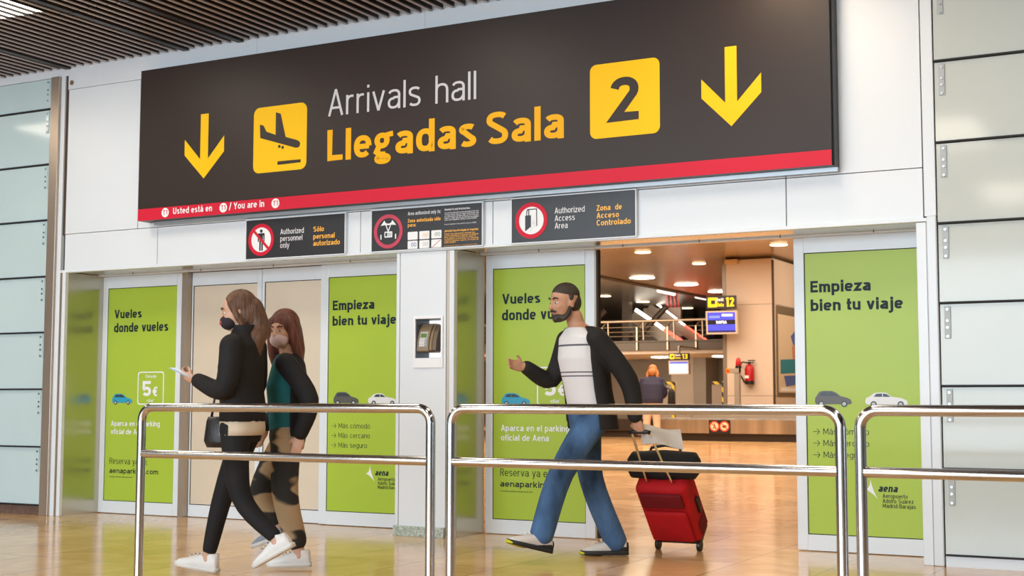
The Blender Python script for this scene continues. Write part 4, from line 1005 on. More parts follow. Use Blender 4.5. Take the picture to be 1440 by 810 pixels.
# ------------------------------------------------------------------ PEOPLE
def V(*a): return Vector(a)
def person_frame(x, y, head):
    h = Vector((head[0], head[1], 0)).normalized(); l = Vector((-h.y, h.x, 0))
    m = Matrix.Identity(4)
    for i in range(3): m[i][0], m[i][1], m[i][2] = h[i], l[i], (0, 0, 1)[i]
    m.translation = Vector((x, y, 0)); return m     # local: x forward, y to the figure's left, z up
def tube(mb, pts, rads, seg=14):
    pts = [Vector(p) for p in pts]
    mb.sweep(pts, rads, seg); mb.ball(pts[0], rads[0], 14); mb.ball(pts[-1], rads[-1], 14)
def smooth_pts(pts, rads, n=4):
    """Catmull-Rom through joints so that limbs bend softly"""
    P_ = [Vector(p) for p in pts]; out, rr = [], []
    for i in range(len(P_)-1):
        p0, p1, p2, p3 = P_[max(i-1, 0)], P_[i], P_[i+1], P_[min(i+2, len(P_)-1)]
        for k in range(n):
            t = k/n
            q = .5*((2*p1)+(p2-p0)*t+(2*p0-5*p1+4*p2-p3)*t*t+(3*p1-p0-3*p2+p3)*t**3)
            out.append(q); rr.append(rads[i]*(1-t)+rads[i+1]*t)
    return out+[P_[-1]], rr+[rads[-1]]
def open_shell(mb, rings, th):
    # a coat open at the front: every section is a closed C
    out = []
    for r in rings:
        c = sum(r, Vector())/len(r)
        inner = [p-(p-c).normalized()*th for p in r]
        out.append([mb.bm.verts.new(q) for q in list(r)+inner[::-1]])
    mb._skin(out)
def limb(mb, pts, rads, n=5): tube(mb, *smooth_pts(pts, rads, n))
def torso(mb, secs, lat, seg=24):
    """secs: (centre, half width, half depth, forward vector)"""
    mb.loft([(c, Vector(lat)*a, Vector(f)*b) for c, a, b, f in secs], seg)
def hand_mesh(mb, wrist, d, palm_n, curl, thumb_side, s=1.0):
    """palm at wrist pointing along d; palm_n is the direction the palm faces; thumb on thumb_side"""
    d = Vector(d).normalized(); n = Vector(palm_n); n = (n-d*n.dot(d)).normalized(); t = d.cross(n).normalized()
    if t.dot(Vector(thumb_side)) < 0: t = -t
    w_ = Vector(wrist)
    rot = Matrix.Identity(4)
    for i in range(3): rot[i][0], rot[i][1], rot[i][2] = d[i], t[i], n[i]
    mb.ball(w_+d*.048*s, (.056*s, .042*s, .017*s), 16, rot)
    for k, (off, ln) in enumerate(((.028, .072), (.010, .080), (-.009, .074), (-.027, .058))):
        p = w_+d*.088*s+t*off*s; pts = [w_+d*.05*s+t*off*.9*s, p]; ang = 0; dd = d
        for j in range(3):
            ang += curl*(.7 if j == 0 else 1); dd = d*math.cos(ang)+n*math.sin(ang)
            p = p+dd*ln*s*(.44, .32, .26)[j]; pts.append(p)
        mb.sweep(pts, [.0095*s, .0092*s, .0085*s, .008*s, .0065*s], 10); mb.ball(pts[-1], .0066*s, 10)
    p = w_+d*.022*s+t*.026*s; q = p+(t*.8+d*.6+n*.35).normalized()*.036*s; r = q+(d*.9+t*.15+n*.5).normalized()*.030*s
    mb.sweep([p-t*.012*s, q, r], [.0125*s, .0105*s, .0075*s], 10); mb.ball(r, .0076*s, 10)
def head_mesh(mb, c, f, up, s=1.0):
    """skull, jaw, nose, ears, neck stump; c is the centre of the head, f the face direction"""
    f = Vector(f).normalized(); up = Vector(up); up = (up-f*up.dot(f)).normalized(); l = up.cross(f)
    rot = Matrix.Identity(4)
    for i in range(3): rot[i][0], rot[i][1], rot[i][2] = f[i], l[i], up[i]
    c = Vector(c); P_ = lambda a, b, e: c+f*a*s+l*b*s+up*e*s
    mb.ball(P_(-.012, 0, .030), (.098*s, .076*s, .088*s), 24, rot)        # cranium
    mb.ball(P_(.022, 0, -.020), (.070*s, .064*s, .085*s), 24, rot)        # face
    mb.ball(P_(.040, 0, -.078), (.044*s, .042*s, .034*s), 20, rot)        # jaw
    mb.ball(P_(.068, 0, -.094), (.016*s, .020*s, .016*s), 14, rot)        # chin
    mb.ball(P_(.070, 0, .030), (.020*s, .050*s, .012*s), 14, rot)         # brow
    mb.sweep([P_(.080, 0, .020), P_(.096, 0, -.008), P_(.106, 0, -.024)], [.009*s, .011*s, .013*s], 10); mb.ball(P_(.103, 0, -.026), (.016*s, .018*s, .011*s), 12, rot)
    for k in (-1, 1):
        mb.ball(P_(.060, k*.036, -.022), (.024*s, .020*s, .020*s), 12, rot)   # cheeks
        mb.ball(P_(-.008, k*.076, -.008), (.020*s, .009*s, .032*s), 12, rot)  # ears
    mb.ball(P_(.083, 0, -.056), (.014*s, .024*s, .010*s), 12, rot)        # lips
    return P_, rot
def face_parts(body, P_, rot, s, brow_m, mouth=True):
    WHE = mat('eye_white', (.8, .78, .75), .2); IRI = mat('iris_brown', (.05, .03, .02), .2)
    for k in (-1, 1):
        ey_ = MB().ball(P_(.073, k*.031, .004), (.011*s, .012*s, .006*s), 12, rot).build('eye', WHE, body, smooth=True)
        MB().ball(P_(.083, k*.031, .004), (.0025*s, .0058*s, .0056*s), 10, rot).build('iris', IRI, ey_, smooth=True)
        MB().sweep([P_(.088, k*.014, .030), P_(.088, k*.032, .037), P_(.074, k*.052, .031)], [.005*s, .006*s, .003*s], 8).build('eyebrow', brow_m, body, smooth=True)
    if mouth: MB().sweep([P_(.088, -.026, -.056), P_(.100, 0, -.057), P_(.088, .026, -.056)], [.003*s, .0055*s, .003*s], 8).build('mouth', mat('lip_rose', (.45, .17, .14), .4), body, smooth=True)
def shoe(name, parent, ankle, d, m_up, m_sole, pitch=0, s=1.0, extra=None, lat=None):
    """sneaker under the ankle joint, toe along d (horizontal), pitch > 0 lifts the heel"""
    d = Vector((d[0], d[1], 0)).normalized(); l = Vector((-d.y, d.x, 0)); up = Vector((0, 0, 1))
    dp = d*math.cos(pitch)-up*math.sin(pitch); upp = up*math.cos(pitch)+d*math.sin(pitch)
    A_ = Vector(ankle); P_ = lambda a, b, e: A_+dp*a*s+l*b*s+upp*e*s
    secs = [(-.072, -.048, .024, .030), (-.060, -.030, .034, .046), (-.02, -.028, .037, .052), (.04, -.034, .040, .045), (.10, -.046, .045, .032), (.15, -.054, .043, .024), (.185, -.060, .030, .017), (.20, -.064, .012, .008)]
    mb = MB(); mb.loft([(P_(a, 0, e), l*w_*s, upp*h_*s) for a, e, w_, h_ in secs], 18)
    mb.loft([(P_(-.022, 0, -.01), d*.050*s, l*.036*s), (P_(-.024, 0, .022), d*.047*s, l*.036*s)], 16)
    o = mb.build(name, m_up, parent, remesh=.006*s, sm=3)
    so = [(-.078, .028), (-.06, .036), (.0, .038), (.07, .043), (.13, .046), (.175, .036), (.205, .014)]
    mb = MB(); pts = [P_(a, w_, -.083) for a, w_ in so]+[P_(a, -w_, -.083) for a, w_ in reversed(so)]
    mb.prism(pts, upp*.026*s); mb.build('sole', m_sole, o, smooth=True)
    mb = MB()
    for k in range(4): a = .035+k*.024; mb.sweep([P_(a, -.024, .012-.28*(a-.03)), P_(a+.004, 0, .020-.30*(a-.03)), P_(a, .024, .012-.28*(a-.03))], .004*s, 6)
    mb.build('laces', mat('lace_white', (.75, .74, .72), .6), o)
    if extra: extra(P_, o, l, upp)
    return o

SKIN = mat('skin_light', (.60, .345, .235), .5, noise=.06, nscale=12)
SKINM = mat('skin_warm', (.52, .27, .165), .5, noise=.06, nscale=12)
def hairmat(name, col): return mat(name, col, .5, noise=.5, nscale=9, stretch=(6, 6, .7), bump=.5, bscale=30)
def cloth(name, col, n=.12, b=.35, sc=7): return mat(name, col, .75, noise=n, nscale=sc, bump=b, bscale=14, spec=.25)

# ---- woman with phone, black jacket and leggings
def woman_phone():
    wx, wy = -5.25, -2.48
    M_ = person_frame(wx, wy, (-.97, -.25)); W_ = lambda x, y, z: M_ @ Vector((x, y, z))
    fw = (M_.to_3x3() @ Vector((1, 0, 0))); lt = (M_.to_3x3() @ Vector((0, 1, 0))); up = Vector((0, 0, 1))
    b = MB()
    # joints
    hipL, hipR = W_(.01, .08, .86), W_(0, -.08, .86)
    # near (left) leg trails with lifted heel, far (right) leg reaches forward
    kneeL, ankL = W_(-.04, .09, .47), W_(-.27, .09, .225)
    kneeR, ankR = W_(.15, -.08, .47), W_(.245, -.08, .095)
    limb(b, [hipL, kneeL, ankL], [.078, .052, .036]); limb(b, [hipR, kneeR, ankR], [.078, .052, .036])
    torso(b, [(W_(0, 0, .80), .13, .09, fw), (W_(0, 0, .92), .155, .105, fw), (W_(.01, 0, 1.04), .13, .09, fw), (W_(.015, 0, 1.2), .15, .10, fw), (W_(0, 0, 1.34), .155, .085, fw), (W_(0, 0, 1.395), .09, .06, fw), (W_(.0, 0, 1.42), .05, .05, fw)], lt)
    limb(b, [W_(0, 0, 1.36), W_(.015, 0, 1.47)], [.05, .046])
    shL, shR = W_(0, .165, 1.34), W_(0, -.165, 1.34)
    elL, wrL = W_(.02, .215, 1.09), W_(.235, .15, 1.145)
    elR, wrR = W_(.03, -.22, 1.08), W_(.22, -.12, 1.08)
    limb(b, [shL, elL, wrL], [.048, .038, .026]); limb(b, [shR, elR, wrR], [.048, .038, .026])
    hand_mesh(b, wrL, fw*.9+up*.25-lt*.3, up*.6-lt*.8, .55, up+lt*.2, .95)
    hand_mesh(b, wrR, fw+up*.1+lt*.4, up*.8+lt*.3, .5, up-lt*.4, .95)
    P_, rot = head_mesh(b, W_(.045, 0, 1.552), fw*.90+lt*.34-up*.22, up, .97)
    for a_, kx in ((ankL, None), (ankR, None)): b.ball(a_+Vector((0, 0, -.02)), (.04, .04, .04), 12)
    body = b.build('person', SKIN, remesh=.0065, sm=4, at=(wx, wy, 0))
    tag(body, 'woman in black jacket and leggings walking left while holding a phone', 'person')
    face_parts(body, P_, rot, .97, hairmat('hair_brown', (.10, .045, .02)), False)
    # face mask
    m = MB().ball(P_(.054, 0, -.052), (.062, .060, .052), 20, rot).ball(P_(.096, 0, -.045), (.022, .03, .034), 14, rot)
    MASK = m.build('face_mask', cloth('mask_black', (.03, .025, .03), 0, 0), body, remesh=.006, sm=4)
    MB().ball(P_(.107, .022, -.05), (.012, .016, .016), 12, rot).build('mask_print', print_mat('mask_red', '9e2a2c'), MASK, smooth=True)
    # hair, long and tucked behind
    m = MB().ball(P_(-.028, 0, .040), (.098, .084, .092), 24, rot).ball(P_(-.05, 0, -.03), (.080, .078, .10), 20, rot)
    limb(m, [P_(-.09, 0, 0), P_(-.105, 0, -.12), W_(-.075, .0, 1.38), W_(-.085, 0, 1.30)], [.070, .066, .062, .030])
    for k in (-1, 1): limb(m, [P_(.02, k*.07, .05), P_(.0, k*.082, -.05), P_(-.03, k*.074, -.13)], [.022, .018, .012])
    m.build('hair', hairmat('hair_auburn', (.11, .048, .022)), body, remesh=.009, sm=3)
    # jacket
    JK = cloth('jacket_black', (.016, .014, .014))
    m = MB()
    torso(m, [(W_(0, 0, .90), .175, .128, fw), (W_(0, 0, 1.0), .175, .125, fw), (W_(.01, 0, 1.1), .17, .12, fw), (W_(.015, 0, 1.22), .178, .128, fw), (W_(0, 0, 1.35), .178, .105, fw), (W_(0, 0, 1.41), .10, .08, fw), (W_(-.005, 0, 1.45), .072, .070, fw)], lt)
    limb(m, [shL, elL, wrL*.88+elL*.12], [.072, .062, .045]); limb(m, [shR, elR, wrR*.88+elR*.12], [.072, .062, .045])
    jk = m.build('jacket', JK, body, remesh=.010, sm=3)
    m = MB(); m.loft([(W_(-.005, 0, 1.42), lt*.08, fw*.078), (W_(-.01, 0, 1.47), lt*.074, fw*.070)], 22); m.build('collar', JK, jk, smooth='angle')
    # cream shirt hem below the jacket
    m = MB(); torso(m, [(W_(0, 0, .82), .170, .124, fw), (W_(0, 0, .86), .172, .126, fw), (W_(0, 0, .93), .165, .12, fw)], lt); m.build('shirt_hem', cloth('shirt_cream', (.62, .52, .40), .1), body, smooth=True)
    # leggings
    m = MB()
    torso(m, [(W_(0, 0, .78), .13, .10, fw), (W_(0, 0, .86), .16, .115, fw), (W_(0, 0, .93), .155, .11, fw)], lt)
    limb(m, [hipL, kneeL, ankL+ (kneeL-ankL)*.10], [.093, .062, .044]); limb(m, [hipR, kneeR, ankR+(kneeR-ankR)*.12], [.093, .062, .044])
    m.build('leggings', cloth('leggings_black', (.014, .013, .014), .1, .2), body, remesh=.009, sm=4)
    SW = mat('sneaker_white', (.78, .76, .74), .5, noise=.04); SO = mat('sole_white', (.72, .70, .66), .5)
    shoe('sneaker', body, ankR, fw, SW, SO, pitch=-.14, s=1.0)
    shoe('sneaker', body, ankL, fw, SW, SO, pitch=.50, s=1.0)
    # phone held in front
    pc = wrL+fw*.10+up*.025-lt*.02
    t = bmesh.new(); bmesh.ops.create_cube(t, size=1, matrix=Matrix.Diagonal((.15, .072, .009, 1)))
    bmesh.ops.bevel(t, geom=t.edges[:], offset=.003, segments=2, affect='EDGES')
    R_ = Matrix.Identity(4); a_ = (fw*.9+up*.35).normalized(); n_ = (up*.9-fw*.35+lt*.0); n_ = (n_-a_*n_.dot(a_)).normalized(); b_ = n_.cross(a_)
    for i in range(3): R_[i][0], R_[i][1], R_[i][2], R_[i][3] = a_[i], b_[i], n_[i], pc[i]+n_[i]*.018
    ph = MB().add(t, R_).build('mobile_phone', mat('phone_case_grey', (.32, .34, .38), .3), at=pc)
    tag(ph, 'mobile phone held up by the woman in the black jacket', 'phone')
    t = bmesh.new(); bmesh.ops.create_cube(t, size=1, matrix=R_ @ Matrix.Translation((0, 0, .0048)) @ Matrix.Diagonal((.135, .064, .0008, 1))); MB().add(t).build('screen', mat('phone_screen', (.55, .66, .78), .15, emit=.4), ph)
    # black handbag at her hip
    hb = W_(.20, -.16, .84)
    m = MB(); m.loft([(hb+up*-.10, fw*.105, lt*.045), (hb+up*-.06, fw*.125, lt*.055), (hb+up*.06, fw*.11, lt*.045), (hb+up*.085, fw*.10, lt*.03)], 24)
    bag = m.build('handbag', mat('bag_black_leather', (.014, .013, .014), .4, bump=.2), smooth=True, at=hb)
    tag(bag, 'small black handbag hanging from the forearm of the woman with the phone', 'bag')
    MB().sweep([hb+fw*.08+up*.07, hb+fw*.06+up*.2, wrR*.5+elR*.5+up*-.02, hb-fw*.06+up*.2, hb-fw*.08+up*.07], .008, 8).build('strap', mat('bag_black_leather', (.014, .013, .014), .4), bag, smooth=True)
woman_phone()

# ---- woman in teal top and patterned trousers
def woman_teal():
    wx, wy = -5.27, -2.02
    M_ = person_frame(wx, wy, (-.86, -.52)); W_ = lambda x, y, z: M_ @ Vector((x, y, z))
    R3 = M_.to_3x3(); fw, lt, up = R3 @ Vector((1, 0, 0)), R3 @ Vector((0, 1, 0)), Vector((0, 0, 1))
    b = MB()
    hipL, hipR = W_(0, .078, .80), W_(0, -.078, .80)
    kneeL, ankL = W_(.0, .085, .45), W_(-.09, .085, .095)      # standing leg, near side
    kneeR, ankR = W_(.16, -.08, .46), W_(.06, -.08, .25)       # swinging leg
    limb(b, [hipL, kneeL, ankL], [.078, .052, .037]); limb(b, [hipR, kneeR, ankR], [.078, .052, .037])
    torso(b, [(W_(0, 0, .75), .13, .09, fw), (W_(0, 0, .86), .15, .10, fw), (W_(.01, 0, .98), .125, .09, fw), (W_(.015, 0, 1.12), .145, .10, fw), (W_(0, 0, 1.25), .15, .085, fw), (W_(0, 0, 1.30), .09, .06, fw), (W_(0, 0, 1.33), .05, .05, fw)], lt)
    limb(b, [W_(0, 0, 1.27), W_(.02, 0, 1.37)], [.05, .046])
    shL, shR = W_(0, .16, 1.25), W_(0, -.16, 1.25)
    elL, wrL = W_(-.15, .205, 1.03), W_(-.10, .22, .81)
    elR, wrR = W_(.05, -.20, 1.02), W_(.16, -.15, .86)
    limb(b, [shL, elL, wrL], [.047, .038, .026]); limb(b, [shR, elR, wrR], [.047, .038, .026])
    hand_mesh(b, wrL, -up+fw*.25, -lt, .35, fw, .92); hand_mesh(b, wrR, -up+fw*.4, lt, .35, fw, .92)
    P_, rot = head_mesh(b, W_(.035, .015, 1.458), fw*.45+lt*.85-up*.12, up, .96)
    for a_ in (ankL, ankR): b.ball(a_+Vector((0, 0, -.02)), .04, 12)
    body = b.build('person', SKIN, remesh=.0065, sm=4, at=(wx, wy, 0))
    tag(body, 'woman in teal top with long reddish hair and patterned trousers, walking behind her companion', 'person')
    face_parts(body, P_, rot, .96, hairmat('hair_red_brown', (.13, .035, .02)), False)
    m = MB().ball(P_(.052, 0, -.054), (.060, .060, .050), 20, rot).ball(P_(.094, 0, -.047), (.022, .03, .032), 14, rot)
    m.build('face_mask', cloth('mask_pale_pink', (.66, .50, .50), 0, 0), body, remesh=.006, sm=4)
    m = MB().ball(P_(-.026, 0, .044), (.104, .090, .098), 24, rot).ball(P_(-.045, 0, -.03), (.085, .086, .10), 20, rot)
    for k in (-1, 1): limb(m, [P_(.03, k*.066, .06), P_(.01, k*.088, -.05), P_(-.01, k*.095, -.16), P_(-.03, k*.09, -.27)], [.03, .030, .032, .015])
    limb(m, [P_(-.07, 0, 0), P_(-.085, 0, -.14), P_(-.085, 0, -.30)], [.08, .085, .05])
    m.build('hair', hairmat('hair_red_brown', (.13, .035, .02)), body, remesh=.009, sm=3)
    # teal top
    m = MB()
    torso(m, [(W_(0, 0, .84), .155, .115, fw), (W_(.01, 0, .97), .150, .112, fw), (W_(.015, 0, 1.11), .165, .122, fw), (W_(0, 0, 1.25), .165, .102, fw), (W_(0, 0, 1.31), .09, .075, fw)], lt)
    m.build('top', cloth('top_teal', (.018, .15, .17), .15), body, remesh=.010, sm=3)
    # open black jacket: shell with the front left open, plus sleeves
    JK = cloth('jacket_black_2', (.015, .014, .015))
    m = MB(); rings = []
    for z, a_, d_ in ((.80, .185, .135), (.90, .18, .130), (1.0, .172, .128), (1.12, .182, .136), (1.25, .182, .115), (1.315, .11, .088)):
        pts = []
        for i in range(21):
            ang = math.radians(108+(305-108)*i/20)       # gap of the open front
            pts.append(W_(.012, 0, z)+fw*math.cos(ang)*d_+lt*math.sin(ang)*a_)
        rings.append(pts)
    open_shell(m, rings, .026)
    limb(m, [shL, elL, wrL*.92+elL*.08], [.068, .060, .045]); limb(m, [shR, elR, wrR*.92+elR*.08], [.068, .060, .045])
    m.build('jacket', JK, body, remesh=.010, sm=2)
    # patterned trousers
    pm = bpy.data.materials.new('patterned_cloth'); pm.use_nodes = True; n = pm.node_tree; bs = n.nodes['Principled BSDF']; bs.inputs['Roughness'].default_value = .8
    tc_ = n.nodes.new('ShaderNodeTexCoord'); mp = n.nodes.new('ShaderNodeMapping'); mp.inputs['Scale'].default_value = (2.2, 2.2, 6); no = n.nodes.new('ShaderNodeTexNoise'); no.inputs['Scale'].default_value = 1.6; no.inputs['Detail'].default_value = 1
    r = n.nodes.new('ShaderNodeValToRGB'); r.color_ramp.interpolation = 'EASE'
    r.color_ramp.elements[0].position = .44; r.color_ramp.elements[0].color = (.018, .016, .014, 1); r.color_ramp.elements[1].position = .52; r.color_ramp.elements[1].color = (.42, .29, .16, 1)
    n.links.new(tc_.outputs['Object'], mp.inputs[0]); n.links.new(mp.outputs[0], no.inputs[0]); n.links.new(no.outputs['Fac'], r.inputs[0]); n.links.new(r.outputs[0], bs.inputs['Base Color'])
    m = MB()
    torso(m, [(W_(0, 0, .72), .13, .10, fw), (W_(0, 0, .80), .158, .115, fw), (W_(0, 0, .87), .15, .108, fw)], lt)
    limb(m, [hipL, kneeL, ankL+(kneeL-ankL)*.22], [.098, .082, .066]); limb(m, [hipR, kneeR, ankR+(kneeR-ankR)*.25], [.098, .082, .066])
    m.build('trousers', pm, body, remesh=.010, sm=4)
    SW = mat('sneaker_white', (.78, .76, .74), .5); SO = mat('sole_white', (.72, .70, .66), .5)
    shoe('sneaker', body, ankL, fw, SW, SO, pitch=0, s=.97)
    shoe('sneaker', body, ankR, fw, mat('sneaker_grey_blue', (.30, .33, .38), .6), SO, pitch=.35, s=.97)
woman_teal()

# ---- man with red suitcase
def man_case():
    wx, wy = -3.82, -.70
    M_ = person_frame(wx, wy, (-.58, -.81)); W_ = lambda x, y, z: M_ @ Vector((x, y, z))
    R3 = M_.to_3x3(); fw, lt, up = R3 @ Vector((1, 0, 0)), R3 @ Vector((0, 1, 0)), Vector((0, 0, 1))
    b = MB()
    hipL, hipR = W_(.0, .09, .93), W_(-.01, -.09, .93)
    kneeL, ankL = W_(.26, .09, .56), W_(.40, .09, .17)          # swinging forward
    kneeR, ankR = W_(-.06, -.085, .51), W_(-.24, -.085, .10)      # standing
    limb(b, [hipL, kneeL, ankL], [.085, .058, .042]); limb(b, [hipR, kneeR, ankR], [.085, .058, .042])
    torso(b, [(W_(0, 0, .87), .14, .10, fw), (W_(.0, 0, .98), .165, .115, fw), (W_(.03, 0, 1.12), .16, .115, fw), (W_(.06, 0, 1.30), .185, .125, fw), (W_(.07, 0, 1.44), .19, .10, fw), (W_(.075, 0, 1.50), .11, .07, fw), (W_(.085, 0, 1.53), .06, .06, fw)], lt)
    limb(b, [W_(.08, 0, 1.47), W_(.115, 0, 1.58)], [.06, .056])
    shL, shR = W_(.06, .205, 1.43), W_(.06, -.205, 1.43)
    elL, wrL = W_(-.14, .26, 1.16), W_(-.20, .25, .91)          # left arm back to the suitcase
    elR, wrR = W_(.14, -.27, 1.17), W_(.37, -.22, 1.25)         # right forearm raised forward
    limb(b, [shL, elL, wrL], [.056, .046, .031]); limb(b, [shR, elR, wrR], [.056, .046, .031])
    hand_mesh(b, wrL, -up*.9-fw*.35, -lt*.5-fw, 1.0, fw, 1.03)
    hand_mesh(b, wrR, fw*.95+up*.1+lt*.15, up*.3+lt*.9, .4, up, 1.03)
    P_, rot = head_mesh(b, W_(.185, 0, 1.665), fw*.96+lt*.05-up*.12, up, 1.05)
    body = b.build('person', SKINM, remesh=.007, sm=4, at=(wx, wy, 0))
    tag(body, 'bearded man in black jacket, white top and jeans striding out with a suitcase', 'person')
    HB = hairmat('hair_black', (.032, .020, .013))
    face_parts(body, P_, rot, 1.05, HB)
    m = MB().ball(P_(-.016, 0, .047), (.100, .079, .084), 24, rot).ball(P_(-.05, 0, .0), (.066, .074, .080), 20, rot)
    for k in (-1, 1): limb(m, [P_(-.01, k*.072, .03), P_(.0, k*.069, -.005), P_(.0, k*.064, -.035)], [.016, .012, .010])
    m.build('hair', HB, body, remesh=.008, sm=2)
    m = MB().ball(P_(.050, 0, -.084), (.044, .047, .036), 18, rot).ball(P_(.076, 0, -.098), (.020, .026, .022), 14, rot)
    for k in (-1, 1): limb(m, [P_(.0, k*.063, -.03), P_(.018, k*.060, -.07), P_(.045, k*.044, -.095)], [.014, .018, .020])
    limb(m, [P_(.086, -.028, -.050), P_(.102, 0, -.043), P_(.086, .028, -.050)], [.007, .008, .007])
    m.build('beard', HB, body, remesh=.006, sm=2)
    # white top with thin stripes
    tm = bpy.data.materials.new('white_striped_cloth'); tm.use_nodes = True; n = tm.node_tree; bs = n.nodes['Principled BSDF']; bs.inputs['Roughness'].default_value = .85
    tc_ = n.nodes.new('ShaderNodeTexCoord'); sp_ = n.nodes.new('ShaderNodeSeparateXYZ'); n.links.new(tc_.outputs['Object'], sp_.inputs[0]); last = None
    for zc, hw in ((1.385, .006), (1.21, .004), (1.185, .004)):
        a_ = n.nodes.new('ShaderNodeMath'); a_.operation = 'COMPARE'; n.links.new(sp_.outputs['Z'], a_.inputs[0]); a_.inputs[1].default_value = zc; a_.inputs[2].default_value = hw
        if last is None: last = a_
        else:
            q = n.nodes.new('ShaderNodeMath'); q.operation = 'MAXIMUM'; n.links.new(last.outputs[0], q.inputs[0]); n.links.new(a_.outputs[0], q.inputs[1]); last = q
    mx = n.nodes.new('ShaderNodeMix'); mx.data_type = 'RGBA'; n.links.new(last.outputs[0], mx.inputs[0]); mx.inputs[6].default_value = (.72, .70, .70, 1); mx.inputs[7].default_value = (.10, .10, .12, 1); n.links.new(mx.outputs[2], bs.inputs['Base Color'])
    m = MB()
    torso(m, [(W_(-.01, 0, .88), .178, .13, fw), (W_(.0, 0, .98), .178, .132, fw), (W_(.03, 0, 1.12), .176, .132, fw), (W_(.06, 0, 1.30), .198, .142, fw), (W_(.07, 0, 1.44), .198, .115, fw), (W_(.078, 0, 1.505), .10, .08, fw)], lt)
    m.build('top', tm, body, remesh=.010, sm=3)
    JK = cloth('jacket_dark', (.020, .018, .017))
    m = MB(); rings = []
    for z, a_, d_, ox in ((.84, .215, .165, -.02), (.95, .215, .160, -.005), (1.1, .205, .155, .02), (1.30, .218, .160, .05), (1.44, .215, .132, .065), (1.51, .13, .095, .072)):
        pts = []
        for i in range(23):
            ang = math.radians(70+(360-126)*i/22)
            pts.append(W_(ox, 0, z)+fw*math.cos(ang)*d_+lt*math.sin(ang)*a_)
        rings.append(pts)
    open_shell(m, rings, .026)
    limb(m, [shL, elL, wrL*.92+elL*.08], [.070, .066, .050]); limb(m, [shR, elR, wrR*.90+elR*.10], [.070, .064, .048])
    m.build('jacket', JK, body, remesh=.010, sm=2)
    # jeans
    jm = mat('denim_blue', (.055, .115, .23), .8, noise=.75, nscale=5, bump=.5, bscale=18, stretch=(1, 1, .45), spec=.2)
    m = MB()
    torso(m, [(W_(0, 0, .84), .15, .112, fw), (W_(0, 0, .93), .178, .13, fw), (W_(0, 0, .99), .17, .12, fw)], lt)
    limb(m, [hipL, kneeL, ankL+(kneeL-ankL)*.02+up*.01], [.108, .082, .078]); limb(m, [hipR, kneeR, ankR+(kneeR-ankR)*.0], [.108, .082, .078])
    m.build('jeans', jm, body, remesh=.010, sm=3)
    WH = mat('sneaker_offwhite', (.70, .66, .62), .6); DS = mat('sole_black', (.02, .02, .02), .6); YS = print_mat('sole_yellow', 'c9c400')
    def toe(P_, o, l, upp):
        MB().loft([(P_(.10, 0, -.079), l*.048, upp*.012), (P_(.16, 0, -.076), l*.042, upp*.015), (P_(.20, 0, -.072), l*.028, upp*.014), (P_(.215, 0, -.070), l*.010, upp*.006)], 16).build('toe_cap', YS, o, smooth=True)
        MB().loft([(P_(-.079, 0, -.045), l*.026, upp*.038), (P_(-.055, 0, -.040), l*.039, upp*.042), (P_(-.01, 0, -.050), l*.041, upp*.030), (P_(.03, 0, -.06), l*.042, upp*.016)], 18).build('heel_panel', DS, o, smooth=True)
    fo = Vector((-.86, -.5, 0))
    shoe('sneaker', body, ankR, fo, WH, DS, pitch=0, s=1.12, extra=toe)
    shoe('sneaker', body, ankL, fw, WH, DS, pitch=-.25, s=1.12, extra=toe)
    # suitcase leaning behind him, rolled on two wheels, handle reaching his left hand
    grip = wrL+(-up*.9-fw*.35).normalized()*.09
    B0 = atZ(975, 768, .0); B0 = Vector((B0.x, B0.y, 0))
    B0 = Vector((grip.x, grip.y, 0))+(Vector((B0.x-grip.x, B0.y-grip.y, 0)))
    hdir = Vector((grip.x-B0.x, grip.y-B0.y, 0)); 
    if hdir.length > .72: B0 = Vector((grip.x, grip.y, 0))-hdir.normalized()*.72
    ax = (grip-(B0+up*.04)).normalized(); hor = Vector((ax.x, ax.y, 0)).normalized(); lat = up.cross(hor).normalized(); dep = lat.cross(ax)*-1
    if dep.z < 0: dep = -dep                       # dep: upper face of the leaning case
    S_ = lambda a, b_, c: B0+up*.04+ax*a+lat*b_+dep*c
    RS = cloth('suitcase_red', (.46, .008, .012), .12, .2); RSD = cloth('suitcase_dark_red', (.16, .006, .010), .1, .2)
    rt = thing('suitcase', 'red trolley suitcase tilted on its wheels behind the striding man', 'suitcase', B0)
    def rbox(name, a0, a1, b0, b1, c0, c1, m_, par, bev=.02):
        t = bmesh.new(); bmesh.ops.create_cube(t, size=1, matrix=Matrix.Translation(((a0+a1)/2, (b0+b1)/2, (c0+c1)/2)) @ Matrix.Diagonal((a1-a0, b1-b0, c1-c0, 1)))
        if bev: bmesh.ops.bevel(t, geom=t.edges[:], offset=bev, segments=4, affect='EDGES', profile=.5)
        R_ = Matrix.Identity(4); o0 = S_(0, 0, 0)
        for i in range(3): R_[i][0], R_[i][1], R_[i][2], R_[i][3] = ax[i], lat[i], dep[i], o0[i]
        return MB().add(t, R_).build(name, m_, par, smooth='angle')
    bd = rbox('shell', .03, .56, -.185, .185, -.02, .20, RS, rt, .05)
    rbox('front_pocket', .08, .36, -.15, .15, -.055, -.018, RS, rt, .018)
    rbox('upper_pocket', .39, .52, -.15, .15, -.045, -.018, RSD, rt, .015)
    rbox('side_patch', .08, .20, .184, .192, .02, .15, RSD, rt, .003)
    rbox('side_handle', .24, .38, .184, .205, .07, .11, BLACK, rt, .008)
    rbox('base_trim', .0, .07, -.17, .17, .0, .19, BLACK, rt, .02)
    for k in (-1, 1):
        MB().cyl(B0+up*.04+lat*(.15*k-.012)+dep*.0, B0+up*.04+lat*(.15*k+.012), .04, seg=24).build('wheel', BLACK, rt, smooth='angle')
    hl = (grip-S_(0, 0, 0)).length
